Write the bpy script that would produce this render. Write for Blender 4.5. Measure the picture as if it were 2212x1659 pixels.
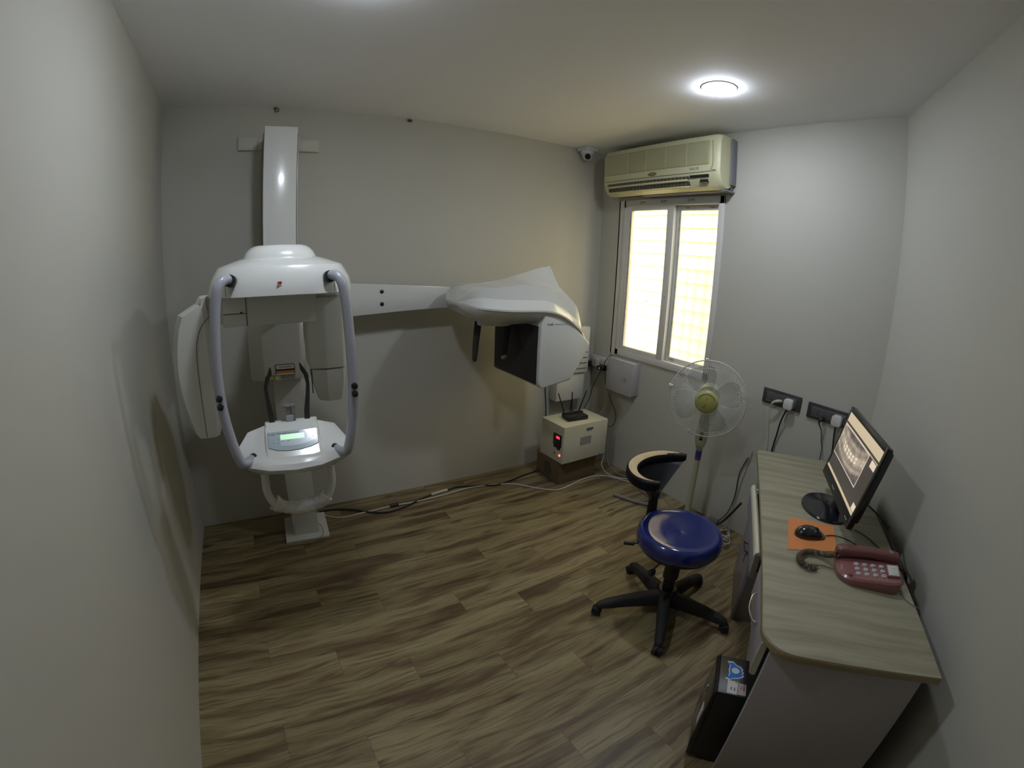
import bpy, bmesh, math, random
from mathutils import Vector, Matrix, Euler
R = math.radians
PI = math.pi
sc = bpy.context.scene
col = sc.collection
for o in list(bpy.data.objects):
    bpy.data.objects.remove(o)

# ---------------------------------------------------------------- camera (wide action-camera lens)
CAM = Vector((0.5227, -2.9766, 1.6820))
yaw, pitch, roll = 0.552565, 0.268621, 0.037309
fw = Vector((math.sin(yaw) * math.cos(pitch), math.cos(yaw) * math.cos(pitch), -math.sin(pitch)))
rt = Vector((math.cos(yaw), -math.sin(yaw), 0)); up = rt.cross(fw)
rt2 = rt * math.cos(roll) + up * math.sin(roll); up2 = -rt * math.sin(roll) + up * math.cos(roll)
cd = bpy.data.cameras.new('camera'); cam = bpy.data.objects.new('camera', cd); col.objects.link(cam)
cam.matrix_world = Matrix(((rt2.x, up2.x, -fw.x, CAM.x), (rt2.y, up2.y, -fw.y, CAM.y), (rt2.z, up2.z, -fw.z, CAM.z), (0, 0, 0, 1)))
cd.type = 'PANO'; cd.sensor_fit = 'HORIZONTAL'; cd.sensor_width = 36.0; cd.sensor_height = 27.0
K1 = 0.99828 * 2.212 / 36; K3 = -0.055928 * (2.212 / 36) ** 3
pc = cd if hasattr(cd, 'panorama_type') else cd.cycles
pc.panorama_type = 'FISHEYE_LENS_POLYNOMIAL'
pc.fisheye_fov = R(180)
pc.fisheye_polynomial_k0 = 0.0; pc.fisheye_polynomial_k1 = -K1; pc.fisheye_polynomial_k2 = 0.0
pc.fisheye_polynomial_k3 = -K3; pc.fisheye_polynomial_k4 = 0.0
cd.clip_start = 0.01
sc.camera = cam

# ---------------------------------------------------------------- light and exposure
w = bpy.data.worlds.new('daylight'); sc.world = w; w.use_nodes = True
bg = w.node_tree.nodes['Background']; bg.inputs[0].default_value = (1.0, 0.97, 0.88, 1); bg.inputs[1].default_value = 2.8
sd = bpy.data.lights.new('sun', 'SUN'); sd.energy = 2.2; sd.angle = R(12); sd.color = (1.0, 0.93, 0.78)
sun = bpy.data.objects.new('sun', sd); col.objects.link(sun)
sun.rotation_euler = Vector((0.80, 0.10, -0.60)).to_track_quat('-Z', 'Y').to_euler()
LAMP_STRENGTH = 86.0
LAMP_COLOR = (0.82, 0.89, 1.0)
sc.view_settings.view_transform = 'Standard'; sc.view_settings.look = 'None'
sc.view_settings.exposure = 1.0; sc.view_settings.gamma = 1.0; sc.view_settings.use_curve_mapping = False
sc.cycles.use_denoising = True
sc.cycles.max_bounces = 10; sc.cycles.diffuse_bounces = 6; sc.cycles.sample_clamp_indirect = 8.0
sc.cycles.caustics_reflective = False; sc.cycles.caustics_refractive = False

# ---------------------------------------------------------------- room measures
W, D, H = 3.1777, 2.3283, 2.60            # room width, distance to the slanted wall's corner, height
SK = 0.65554
ex = Vector((1, SK, 0)).normalized()       # along the slanted desk wall (towards the window wall)
rn = Vector((-ex.y, ex.x, 0))              # out of the desk wall, into the room
RW = Matrix(((ex.x, rn.x, 0, W), (ex.y, rn.y, 0, -D), (0, 0, 1, 0), (0, 0, 0, 1)))
def S(s, d, z):                            # desk-wall coordinates: s away from the corner, d off the wall
    return Vector((-s, d, z))
I4 = Matrix.Identity(4)

# ---------------------------------------------------------------- materials
MATS = {}
def mat(name, c, rough=0.5, metal=0.0, spec=0.5, var=0.0, vscale=6.0, bump=0.0, bscale=200.0, coat=0.0, emit=None, estr=0.0, alpha=None, trans=0.0):
    m = bpy.data.materials.new(name); m.use_nodes = True; nt = m.node_tree; b = nt.nodes['Principled BSDF']
    b.inputs['Base Color'].default_value = (*c, 1); b.inputs['Roughness'].default_value = rough
    b.inputs['Metallic'].default_value = metal; b.inputs['Specular IOR Level'].default_value = spec
    b.inputs['Coat Weight'].default_value = coat; b.inputs['Coat Roughness'].default_value = 0.08
    if trans: b.inputs['Transmission Weight'].default_value = trans
    if emit: b.inputs['Emission Color'].default_value = (*emit, 1); b.inputs['Emission Strength'].default_value = estr
    if var or bump:
        tc = nt.nodes.new('ShaderNodeTexCoord')
    if var:
        n = nt.nodes.new('ShaderNodeTexNoise'); n.inputs['Scale'].default_value = vscale; n.inputs['Detail'].default_value = 4
        nt.links.new(tc.outputs['Object'], n.inputs['Vector'])
        r = nt.nodes.new('ShaderNodeMapRange'); r.inputs[3].default_value = 1 - var; r.inputs[4].default_value = 1 + var
        nt.links.new(n.outputs['Fac'], r.inputs[0])
        mx = nt.nodes.new('ShaderNodeVectorMath'); mx.operation = 'SCALE'; mx.inputs[0].default_value = c
        nt.links.new(r.outputs[0], mx.inputs['Scale']); nt.links.new(mx.outputs[0], b.inputs['Base Color'])
    if bump:
        n2 = nt.nodes.new('ShaderNodeTexNoise'); n2.inputs['Scale'].default_value = bscale; n2.inputs['Detail'].default_value = 2
        nt.links.new(tc.outputs['Object'], n2.inputs['Vector'])
        bp = nt.nodes.new('ShaderNodeBump'); bp.inputs['Strength'].default_value = bump; bp.inputs['Distance'].default_value = 0.006 if bump >= 1 else 0.002
        nt.links.new(n2.outputs['Fac'], bp.inputs['Height']); nt.links.new(bp.outputs[0], b.inputs['Normal'])
    MATS[name] = m
    return m

class NT:                                   # tiny node-graph helper
    def __init__(s, name):
        s.m = bpy.data.materials.new(name); s.m.use_nodes = True; s.t = s.m.node_tree; s.b = s.t.nodes['Principled BSDF']; MATS[name] = s.m
    def n(s, kind, **kw):
        n = s.t.nodes.new('ShaderNode' + kind)
        for k, v in kw.items(): setattr(n, k, v)
        return n
    def l(s, a, b): s.t.links.new(a, b)
    def math(s, op, a, b=None, c=None):
        n = s.n('Math', operation=op)
        for i, v in enumerate((a, b, c)):
            if v is None: continue
            if isinstance(v, (int, float)): n.inputs[i].default_value = v
            else: s.l(v, n.inputs[i])
        return n.outputs[0]
    def xyz(s, x, y, z):
        n = s.n('CombineXYZ')
        for i, v in enumerate((x, y, z)):
            if isinstance(v, (int, float)): n.inputs[i].default_value = v
            else: s.l(v, n.inputs[i])
        return n.outputs[0]
    def noise(s, vec, scale=1.0, detail=4.0, rough=0.5, dist=0.0):
        n = s.n('TexNoise'); n.inputs['Scale'].default_value = scale; n.inputs['Detail'].default_value = detail
        n.inputs['Roughness'].default_value = rough; n.inputs['Distortion'].default_value = dist; s.l(vec, n.inputs['Vector'])
        return n.outputs['Fac']
    def ramp(s, f, stops):
        n = s.n('ValToRGB'); cr = n.color_ramp
        while len(cr.elements) < len(stops): cr.elements.new(0.5)
        for e, (p, c) in zip(cr.elements, stops): e.position = p; e.color = (*c, 1)
        s.l(f, n.inputs[0]); return n.outputs[0]
    def mix(s, f, a, b, mode='MIX'):
        n = s.n('Mix', data_type='RGBA', blend_type=mode)
        for sock, v in ((n.inputs[0], f), (n.inputs[6], a), (n.inputs[7], b)):
            if isinstance(v, (int, float)): sock.default_value = v
            elif isinstance(v, tuple): sock.default_value = (*v, 1)
            else: s.l(v, sock)
        return n.outputs[2]

# vinyl plank floor: planks 0.97 x 0.162 m laid along x, joints stepping by a third
f = NT('plank_floor')
tc = f.n('TexCoord'); sp = f.n('SeparateXYZ'); f.l(tc.outputs['Object'], sp.inputs[0]); X, Y = sp.outputs[0], sp.outputs[1]
v = f.math('DIVIDE', f.math('SUBTRACT', f.math('MULTIPLY', Y, -1.0), 0.06), 0.162)
row = f.math('FLOOR', v); vf = f.math('SUBTRACT', v, row)
r3 = f.math('SUBTRACT', row, 7.0); r3m = f.math('SUBTRACT', r3, f.math('MULTIPLY', f.math('FLOOR', f.math('DIVIDE', r3, 3.0)), 3.0))
u = f.math('DIVIDE', f.math('SUBTRACT', f.math('SUBTRACT', X, 0.333), f.math('MULTIPLY', r3m, 0.3)), 0.97)
iu = f.math('FLOOR', u); uf = f.math('SUBTRACT', u, iu)
wn = f.n('TexWhiteNoise', noise_dimensions='3D'); f.l(f.xyz(row, iu, 3.7), wn.inputs['Vector'])
rs = f.n('SeparateColor'); f.l(wn.outputs['Color'], rs.inputs[0]); ra, rb, rc = rs.outputs[0], rs.outputs[1], rs.outputs[2]
ox = f.math('ADD', f.math('MULTIPLY', X, 1.0), f.math('MULTIPLY', ra, 37.0)); oz = f.math('MULTIPLY', rb, 23.0)
wob = f.math('MULTIPLY', f.math('SUBTRACT', f.noise(f.xyz(f.math('MULTIPLY', ox, 2.6), f.math('MULTIPLY', Y, 5.0), oz), 1.0, 2), 0.5), 0.07)
yy = f.math('ADD', Y, wob)
g1 = f.noise(f.xyz(f.math('MULTIPLY', ox, 1.5), f.math('MULTIPLY', yy, 12.0), oz), 1.0, 6, 0.55, 0.6)
g2 = f.noise(f.xyz(f.math('MULTIPLY', ox, 3.5), f.math('MULTIPLY', yy, 75.0), oz), 1.0, 5, 0.65, 0.3)
g3 = f.noise(f.xyz(f.math('MULTIPLY', ox, 7.0), f.math('MULTIPLY', yy, 300.0), oz), 1.0, 3, 0.6)
base = f.ramp(g1, [(0.26, (0.070, 0.040, 0.021)), (0.40, (0.150, 0.100, 0.052)), (0.50, (0.245, 0.190, 0.098)), (0.60, (0.305, 0.25, 0.135)), (0.76, (0.25, 0.20, 0.105))])
c1 = f.mix(f.math('MULTIPLY', f.math('SUBTRACT', 1.0, f.ramp(g2, [(0.36, (0, 0, 0)), (0.50, (1, 1, 1))])), 0.65), base, (0.080, 0.050, 0.025))
c2 = f.mix(0.35, c1, f.ramp(g3, [(0.3, (0.45, 0.45, 0.45)), (0.7, (1.25, 1.25, 1.2))]), 'MULTIPLY')
# knots
vo = f.n('TexVoronoi', feature='F1'); vo.inputs['Scale'].default_value = 1.0; vo.inputs['Randomness'].default_value = 0.9
f.l(f.xyz(f.math('MULTIPLY', ox, 2.4), f.math('MULTIPLY', yy, 7.0), oz), vo.inputs['Vector'])
kd = f.math('ADD', vo.outputs['Distance'], f.math('MULTIPLY', f.math('SUBTRACT', g2, 0.5), 0.35))
kn = f.ramp(kd, [(0.05, (1, 1, 1)), (0.17, (0, 0, 0))])
c3 = f.mix(f.math('MULTIPLY', kn, 0.75), c2, (0.05, 0.028, 0.014))
tone = f.math('ADD', 0.90, f.math('MULTIPLY', rc, 0.22))
tn = f.n('VectorMath', operation='SCALE'); f.l(c3, tn.inputs[0]); f.l(tone, tn.inputs['Scale'])
ev = f.math('MINIMUM', vf, f.math('SUBTRACT', 1.0, vf)); eu = f.math('MINIMUM', uf, f.math('SUBTRACT', 1.0, uf))
sv = f.math('LESS_THAN', ev, 0.007); su = f.math('LESS_THAN', eu, 0.0012)
seam = f.math('MAXIMUM', sv, su)
c4 = f.mix(f.math('MULTIPLY', seam, 0.5), tn.outputs[0], (0.06, 0.045, 0.03))
f.l(c4, f.b.inputs['Base Color']); f.b.inputs['Roughness'].default_value = 0.42; f.b.inputs['Specular IOR Level'].default_value = 0.35
bp = f.n('Bump'); bp.inputs['Strength'].default_value = 0.25; bp.inputs['Distance'].default_value = 0.001
f.l(f.math('SUBTRACT', g3, f.math('MULTIPLY', seam, 0.8)), bp.inputs['Height']); f.l(bp.outputs[0], f.b.inputs['Normal'])

# desk laminate: pale greenish wood, grain across the top
f = NT('desk_laminate')
tc = f.n('TexCoord'); mp = f.n('Mapping'); mp.inputs['Rotation'].default_value = (0, 0, -math.atan2(ex.y, ex.x)); f.l(tc.outputs['Object'], mp.inputs[0])
sp = f.n('SeparateXYZ'); f.l(mp.outputs[0], sp.inputs[0]); X, Y, Z = sp.outputs
wb = f.math('MULTIPLY', f.noise(f.xyz(f.math('MULTIPLY', X, 2.0), f.math('MULTIPLY', Y, 2.0), Z), 1.0, 2), 0.10)
xx = f.math('ADD', X, wb)
a = f.noise(f.xyz(f.math('MULTIPLY', xx, 26.0), f.math('MULTIPLY', Y, 1.6), Z), 1.0, 5, 0.55)
b_ = f.noise(f.xyz(f.math('MULTIPLY', xx, 140.0), f.math('MULTIPLY', Y, 4.0), Z), 1.0, 3, 0.6)
cc = f.ramp(a, [(0.3, (0.235, 0.215, 0.145)), (0.5, (0.32, 0.30, 0.21)), (0.7, (0.375, 0.355, 0.26))])
cc = f.mix(0.35, cc, f.ramp(b_, [(0.3, (0.75, 0.75, 0.72)), (0.7, (1.1, 1.1, 1.1))]), 'MULTIPLY')
f.l(cc, f.b.inputs['Base Color']); f.b.inputs['Roughness'].default_value = 0.45

mat('wall_paint', (0.51, 0.50, 0.445), 0.62, var=0.015, vscale=3, bump=0.08, bscale=160, spec=0.3)
mat('ceiling_paint', (0.84, 0.84, 0.87), 0.8, var=0.012, vscale=2, spec=0.2)
mat('upvc', (0.66, 0.65, 0.63), 0.35, var=0.02, vscale=8)
mat('film', (0.50, 0.50, 0.48), 0.35, var=0.12, vscale=30)
mat('ink', (0.10, 0.10, 0.11), 0.6)
mat('grime', (0.13, 0.12, 0.10), 0.8)
mat('xray_white', (0.66, 0.665, 0.63), 0.22, coat=0.5, spec=0.5)
mat('xray_matte', (0.60, 0.60, 0.56), 0.4)
mat('xray_grey', (0.36, 0.37, 0.42), 0.32, coat=0.2)
mat('seam_dark', (0.10, 0.10, 0.09), 0.6)
mat('black_plastic', (0.018, 0.018, 0.02), 0.38)
mat('black_gloss', (0.014, 0.014, 0.018), 0.16, coat=0.3)
mat('black_rubber', (0.022, 0.021, 0.021), 0.7, bump=0.15, bscale=300)
mat('cassette_dark', (0.022, 0.020, 0.022), 0.45)
mat('strap_dark', (0.03, 0.028, 0.026), 0.55)
mat('panel_blue', (0.42, 0.50, 0.55), 0.12, coat=0.6)
mat('panel_pale', (0.55, 0.62, 0.66), 0.15, coat=0.5)
mat('lcd_green', (0.35, 0.55, 0.38), 0.25, emit=(0.45, 0.85, 0.5), estr=0.35)
mat('acrylic', (0.62, 0.62, 0.62), 0.12, alpha=None, trans=0.75)
mat('bubble_wrap', (0.74, 0.72, 0.70), 0.10, trans=0.1, bump=1.0, bscale=150, coat=1.0)
mat('label_orange', (0.55, 0.22, 0.03), 0.5)
mat('label_yellow', (0.50, 0.47, 0.03), 0.5)
mat('label_white', (0.60, 0.60, 0.57), 0.5)
mat('label_pink', (0.55, 0.43, 0.42), 0.5)
mat('label_metal', (0.30, 0.28, 0.24), 0.4, metal=0.3)
mat('red_mark', (0.45, 0.03, 0.03), 0.5)
mat('sticker_blue', (0.02, 0.17, 0.62), 0.4)
mat('teal_text', (0.02, 0.25, 0.22), 0.5)
mat('ac_cream', (0.60, 0.58, 0.37), 0.4, var=0.03, vscale=4)
mat('ac_grille', (0.24, 0.23, 0.15), 0.5, var=0.08, vscale=3)
mat('ac_grey', (0.20, 0.21, 0.23), 0.5)
mat('ac_dark', (0.07, 0.065, 0.05), 0.6)
mat('gold_badge', (0.30, 0.23, 0.10), 0.35, metal=0.4)
mat('box_grey', (0.42, 0.415, 0.44), 0.45)
mat('chrome', (0.7, 0.7, 0.7), 0.15, metal=1.0)
mat('cream_metal', (0.60, 0.585, 0.47), 0.4, var=0.02)
mat('grey_label', (0.27, 0.27, 0.25), 0.5, var=0.1, vscale=120)
mat('led_red', (0.5, 0.0, 0.02), 0.4, emit=(1.0, 0.02, 0.06), estr=1.6)
mat('led_orange', (0.6, 0.1, 0.05), 0.4, emit=(1.0, 0.18, 0.10), estr=1.4)
mat('cardboard', (0.155, 0.105, 0.06), 0.8, var=0.06, vscale=10)
mat('card_tape', (0.24, 0.17, 0.10), 0.5)
mat('card_print', (0.075, 0.06, 0.05), 0.8)
mat('white_plastic', (0.62, 0.62, 0.62), 0.4)
mat('ivory_plastic', (0.56, 0.55, 0.47), 0.45)
mat('fan_body', (0.50, 0.50, 0.37), 0.4)
mat('fan_wire', (0.62, 0.62, 0.60), 0.35)
mat('fan_yellow', (0.42, 0.41, 0.13), 0.35)
mat('tape_blue', (0.035, 0.05, 0.36), 0.4)
mat('tape_red', (0.25, 0.03, 0.03), 0.5)
mat('seat_blue', (0.012, 0.022, 0.145), 0.13, coat=0.7, bump=0.04, bscale=60)
mat('pad_black', (0.006, 0.006, 0.008), 0.45, spec=0.25)
mat('worn_tan', (0.46, 0.36, 0.22), 0.55, var=0.15, vscale=25)
mat('desk_lilac', (0.34, 0.31, 0.35), 0.45)
mat('desk_side', (0.42, 0.385, 0.395), 0.5, var=0.02)
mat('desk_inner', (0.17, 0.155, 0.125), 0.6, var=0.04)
mat('desk_edge', (0.30, 0.24, 0.13), 0.45)
mat('desk_endgrain', (0.235, 0.215, 0.16), 0.5)
mat('cream_rail', (0.56, 0.55, 0.44), 0.4)
mat('steel', (0.55, 0.55, 0.56), 0.25, metal=1.0)
mat('phone_pink', (0.27, 0.115, 0.11), 0.28, coat=0.3)
mat('phone_dark', (0.16, 0.06, 0.055), 0.35)
mat('phone_key', (0.55, 0.52, 0.53), 0.35)
mat('paper', (0.60, 0.62, 0.56), 0.6)
mat('coil_brown', (0.135, 0.10, 0.06), 0.45)
mat('pad_orange', (0.68, 0.245, 0.075), 0.7)
mat('mouse_grey', (0.20, 0.20, 0.22), 0.4)
mat('cable_white', (0.50, 0.47, 0.43), 0.5)
mat('cable_grey', (0.20, 0.19, 0.18), 0.5)
mat('cable_black', (0.015, 0.015, 0.015), 0.5)
mat('switch_frame', (0.045, 0.046, 0.052), 0.25, coat=0.2)
mat('switch_inner', (0.10, 0.095, 0.098), 0.35)
mat('switch_silver', (0.28, 0.28, 0.29), 0.3, metal=0.5)
mat('hole_dark', (0.02, 0.02, 0.02), 0.9)
mat('anchor', (0.10, 0.07, 0.055), 0.7)
mat('lamp_on', (1, 1, 1), 0.5, emit=LAMP_COLOR, estr=LAMP_STRENGTH)
mat('door_leaf', (0.20, 0.20, 0.18), 0.5)
mat('facade', (0.76, 0.68, 0.44), 0.9, var=0.05, vscale=3)
mat('ac_film', (0.58, 0.57, 0.40), 0.5)
# thin window glass
f = NT('window_glass'); nt = f.t; nt.nodes.remove(f.b)
tr = f.n('BsdfTransparent'); tr.inputs[0].default_value = (0.96, 0.95, 0.88, 1); gl = f.n('BsdfGlossy'); gl.inputs['Roughness'].default_value = 0.03
lw = f.n('LayerWeight'); lw.inputs[0].default_value = 0.5; mx = f.n('MixShader')
f.l(f.math('ADD', f.math('MULTIPLY', f.math('POWER', lw.outputs['Facing'], 5.0), 0.8), 0.04), mx.inputs[0]); f.l(tr.outputs[0], mx.inputs[1]); f.l(gl.outputs[0], mx.inputs[2]); f.l(mx.outputs[0], nt.nodes['Material Output'].inputs['Surface'])
# clear smoked fan blades
f = NT('fan_blade'); nt = f.t
tr = f.n('BsdfTransparent'); tr.inputs[0].default_value = (0.93, 0.94, 0.91, 1); f.b.inputs['Base Color'].default_value = (.40, .42, .38, 1); f.b.inputs['Roughness'].default_value = .12
mx = f.n('MixShader'); mx.inputs[0].default_value = .16
f.l(tr.outputs[0], mx.inputs[1]); f.l(f.b.outputs[0], mx.inputs[2]); f.l(mx.outputs[0], nt.nodes['Material Output'].inputs['Surface'])
# monitor picture: a panoramic dental radiograph in a viewer window
f = NT('radiograph')
tc = f.n('TexCoord'); sp = f.n('SeparateXYZ'); f.l(tc.outputs['UV'], sp.inputs[0]); U, V = sp.outputs[0], sp.outputs[1]
du = f.math('MULTIPLY', f.math('SUBTRACT', U, 0.5), 2.0); dv = f.math('MULTIPLY', f.math('SUBTRACT', V, 0.5), 2.0)
arc = f.math('ADD', dv, f.math('MULTIPLY', f.math('MULTIPLY', du, du), -0.55))            # smile curve
n1 = f.noise(f.xyz(f.math('MULTIPLY', U, 7.0), f.math('MULTIPLY', V, 4.0), 0.0), 1.0, 4, 0.6)
jaw = f.math('ABSOLUTE', f.math('ADD', arc, 0.12))
band = f.ramp(jaw, [(0.0, (0.30, 0.25, 0.20)), (0.12, (0.34, 0.29, 0.23)), (0.42, (0.20, 0.165, 0.14)), (0.62, (0.30, 0.26, 0.21)), (0.85, (0.10, 0.08, 0.075))])
shade = f.ramp(n1, [(0.3, (0.45, 0.42, 0.42)), (0.7, (1.35, 1.3, 1.2))])
cp = f.mix(0.8, band, shade, 'MULTIPLY')
teeth = f.math('MULTIPLY', f.math('GREATER_THAN', f.math('SINE', f.math('MULTIPLY', U, 62.0)), -0.35), f.math('LESS_THAN', jaw, 0.20))
teeth = f.math('MULTIPLY', teeth, f.math('GREATER_THAN', jaw, 0.025)); teeth = f.math('MULTIPLY', teeth, f.math('LESS_THAN', f.math('ABSOLUTE', du), 0.55))
cp = f.mix(f.math('MULTIPLY', teeth, 0.8), cp, (0.62, 0.54, 0.40))
f.l(cp, f.b.inputs['Base Color']); f.l(cp, f.b.inputs['Emission Color']); f.b.inputs['Emission Strength'].default_value = 0.55; f.b.inputs['Roughness'].default_value = 0.25
mat('screen_dark', (0.03, 0.025, 0.022), 0.2, emit=(0.05, 0.042, 0.035), estr=0.5)
mat('screen_tan', (0.25, 0.2, 0.13), 0.3, emit=(0.42, 0.34, 0.23), estr=0.6)
mat('screen_pale', (0.3, 0.26, 0.2), 0.3, emit=(0.52, 0.45, 0.34), estr=0.6)
mat('screen_frame', (0.3, 0.28, 0.25), 0.3, emit=(0.50, 0.46, 0.40), estr=0.6)
M = MATS

# ---------------------------------------------------------------- mesh builder
class MB:
    def __init__(s, xf=None):
        s.v = []; s.f = []; s.mi = []; s.cur = 0; s.xf = xf or I4; s.uv = None
    def add(s, vs, fs, xf=None):
        o = len(s.v); t = s.xf @ xf if xf is not None else s.xf
        s.v += [t @ Vector(p) for p in vs]; s.f += [tuple(o + i for i in q) for q in fs]; s.mi += [s.cur] * len(fs)
        return s
    def bm(s, bm, xf=None):
        bm.verts.index_update(); s.add([tuple(p.co) for p in bm.verts], [tuple(q.index for q in fc.verts) for fc in bm.faces], xf); bm.free(); return s
    def box(s, x0, x1, y0, y1, z0, z1, bev=0.0, seg=2, xf=None):
        x0, x1 = min(x0, x1), max(x0, x1); y0, y1 = min(y0, y1), max(y0, y1); z0, z1 = min(z0, z1), max(z0, z1)
        b = bmesh.new(); bmesh.ops.create_cube(b, size=1.0)
        for p in b.verts: p.co = Vector((x0 + (p.co.x + .5) * (x1 - x0), y0 + (p.co.y + .5) * (y1 - y0), z0 + (p.co.z + .5) * (z1 - z0)))
        if bev > 0: bmesh.ops.bevel(b, geom=b.edges[:], offset=min(bev, .49 * min(x1 - x0, y1 - y0, z1 - z0)), segments=seg, affect='EDGES', profile=0.5)
        return s.bm(b, xf)
    def prism(s, pts, z0, z1, bev=0.0, seg=2, xf=None):      # polygon in xy extruded in z
        b = bmesh.new(); vs = [b.verts.new((x, y, z0)) for x, y in pts]; fc = b.faces.new(vs)
        r = bmesh.ops.extrude_face_region(b, geom=[fc])
        for g in r['geom']:
            if isinstance(g, bmesh.types.BMVert): g.co.z = z1
        bmesh.ops.recalc_face_normals(b, faces=b.faces[:])
        if bev > 0: bmesh.ops.bevel(b, geom=b.edges[:], offset=bev, segments=seg, affect='EDGES', profile=0.5)
        return s.bm(b, xf)
    def loft(s, rings, close=True, cap=True, xf=None):
        n = len(rings[0]); vs = [p for r in rings for p in r]; fs = []
        for i in range(len(rings) - 1):
            for j in range(n if close else n - 1):
                k = (j + 1) % n; fs.append((i * n + j, i * n + k, (i + 1) * n + k, (i + 1) * n + j))
        if cap: fs.append(tuple(range(n - 1, -1, -1))); fs.append(tuple((len(rings) - 1) * n + j for j in range(n)))
        return s.add(vs, fs, xf)
    def tube(s, pts, r, seg=10, smooth=0, cap=True, xf=None, flat=1.0, nrm=None):
        pts = [Vector(p) for p in pts]; rr = r if isinstance(r, (list, tuple)) else [r] * len(pts)
        if smooth:
            q = []; qr = []
            for i in range(len(pts) - 1):
                p0, p1, p2, p3 = pts[max(i - 1, 0)], pts[i], pts[i + 1], pts[min(i + 2, len(pts) - 1)]
                for k in range(smooth):
                    t = k / smooth; t2 = t * t; t3 = t2 * t
                    q.append(0.5 * ((2 * p1) + (p2 - p0) * t + (2 * p0 - 5 * p1 + 4 * p2 - p3) * t2 + (3 * p1 - p0 - 3 * p2 + p3) * t3)); qr.append(rr[i] * (1 - t) + rr[i + 1] * t)
            q.append(pts[-1]); qr.append(rr[-1]); pts, rr = q, qr
        rings = []; u = None
        for i, p in enumerate(pts):
            t = (pts[min(i + 1, len(pts) - 1)] - pts[max(i - 1, 0)]).normalized()
            if u is None:
                a = Vector(nrm) if nrm else (Vector((0, 0, 1)) if abs(t.z) < .9 else Vector((1, 0, 0)))
                u = (a - t * a.dot(t)).normalized()
            else: u = (u - t * u.dot(t)).normalized()
            w_ = t.cross(u)
            rings.append([tuple(p + (u * math.cos(2 * PI * j / seg) * flat + w_ * math.sin(2 * PI * j / seg)) * rr[i]) for j in range(seg)])
        return s.loft(rings, True, cap, xf)
    def cyl(s, p0, p1, r0, r1=None, seg=24, xf=None):
        return s.tube([p0, p1], [r0, r0 if r1 is None else r1], seg, 0, True, xf)
    def lathe(s, prof, seg=32, xf=None, cap=True):           # profile of (r, z) about local z
        rings = [[(r * math.cos(2 * PI * j / seg), r * math.sin(2 * PI * j / seg), z) for j in range(seg)] for r, z in prof]
        return s.loft(rings, True, cap, xf)
    def ball(s, c, rx, ry=None, rz=None, seg=20, rng=12, xf=None):
        ry = rx if ry is None else ry; rz = rx if rz is None else rz
        prof = [(max(math.sin(PI * i / rng), 1e-3), -math.cos(PI * i / rng)) for i in range(rng + 1)]
        rings = [[(c[0] + rx * r * math.cos(2 * PI * j / seg), c[1] + ry * r * math.sin(2 * PI * j / seg), c[2] + rz * z) for j in range(seg)] for r, z in prof]
        return s.loft(rings, True, True, xf)
    def torus(s, c, Rr, r, seg=48, sg=6, xf=None, a0=0, a1=2 * PI):
        full = abs(a1 - a0 - 2 * PI) < 1e-6; n = seg + (0 if full else 1); rings = []
        for i in range(n):
            a = a0 + (a1 - a0) * i / seg
            rings.append([(c[0] + (Rr + r * math.cos(2 * PI * j / sg)) * math.cos(a), c[1] + (Rr + r * math.cos(2 * PI * j / sg)) * math.sin(a), c[2] + r * math.sin(2 * PI * j / sg)) for j in range(sg)])
        if full: rings.append(rings[0])
        return s.loft(rings, True, not full, xf)
    def text(s, body, size, xf, ext=0.0004, align='CENTER', sx=1.0):
        cu = bpy.data.curves.new('t', 'FONT'); cu.body = body; cu.size = size; cu.extrude = ext; cu.align_x = align; cu.align_y = 'CENTER'; cu.resolution_u = 2
        ob = bpy.data.objects.new('t', cu); col.objects.link(ob); bpy.context.view_layer.update()
        me = ob.evaluated_get(bpy.context.evaluated_depsgraph_get()).to_mesh()
        vs = [(p.co.x * sx, p.co.y, p.co.z) for p in me.vertices]; fs = [tuple(p.vertices) for p in me.polygons]
        s.add(vs, fs, xf); bpy.data.objects.remove(ob); bpy.data.curves.remove(cu); return s
    def build(s, name, m, parent=None, label=None, ang=38, uv=None, solidify=0):
        base = root_loc(parent) if parent is not None else Vector((0, 0, 0))
        me = bpy.data.meshes.new(name); me.from_pydata([tuple(p - base) for p in s.v], [], s.f); me.update()
        b = bmesh.new(); b.from_mesh(me); bmesh.ops.recalc_face_normals(b, faces=b.faces[:]); b.to_mesh(me); b.free()
        ms = m if isinstance(m, (list, tuple)) else [m]
        for q in ms: me.materials.append(M[q])
        for p, i in zip(me.polygons, s.mi): p.material_index = i; p.use_smooth = True
        me.set_sharp_from_angle(angle=R(ang))
        if uv:
            lay = me.uv_layers.new(name='uv')
            for p in me.polygons:
                for li, vi in zip(p.loop_indices, p.vertices): lay.data[li].uv = uv[vi]
        o = bpy.data.objects.new(name, me); col.objects.link(o)
        if parent is not None: o.parent = parent
        if label: o['label'] = label
        return o

def root_loc(p):
    while p.parent is not None: p = p.parent
    return p.location.copy()

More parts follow.
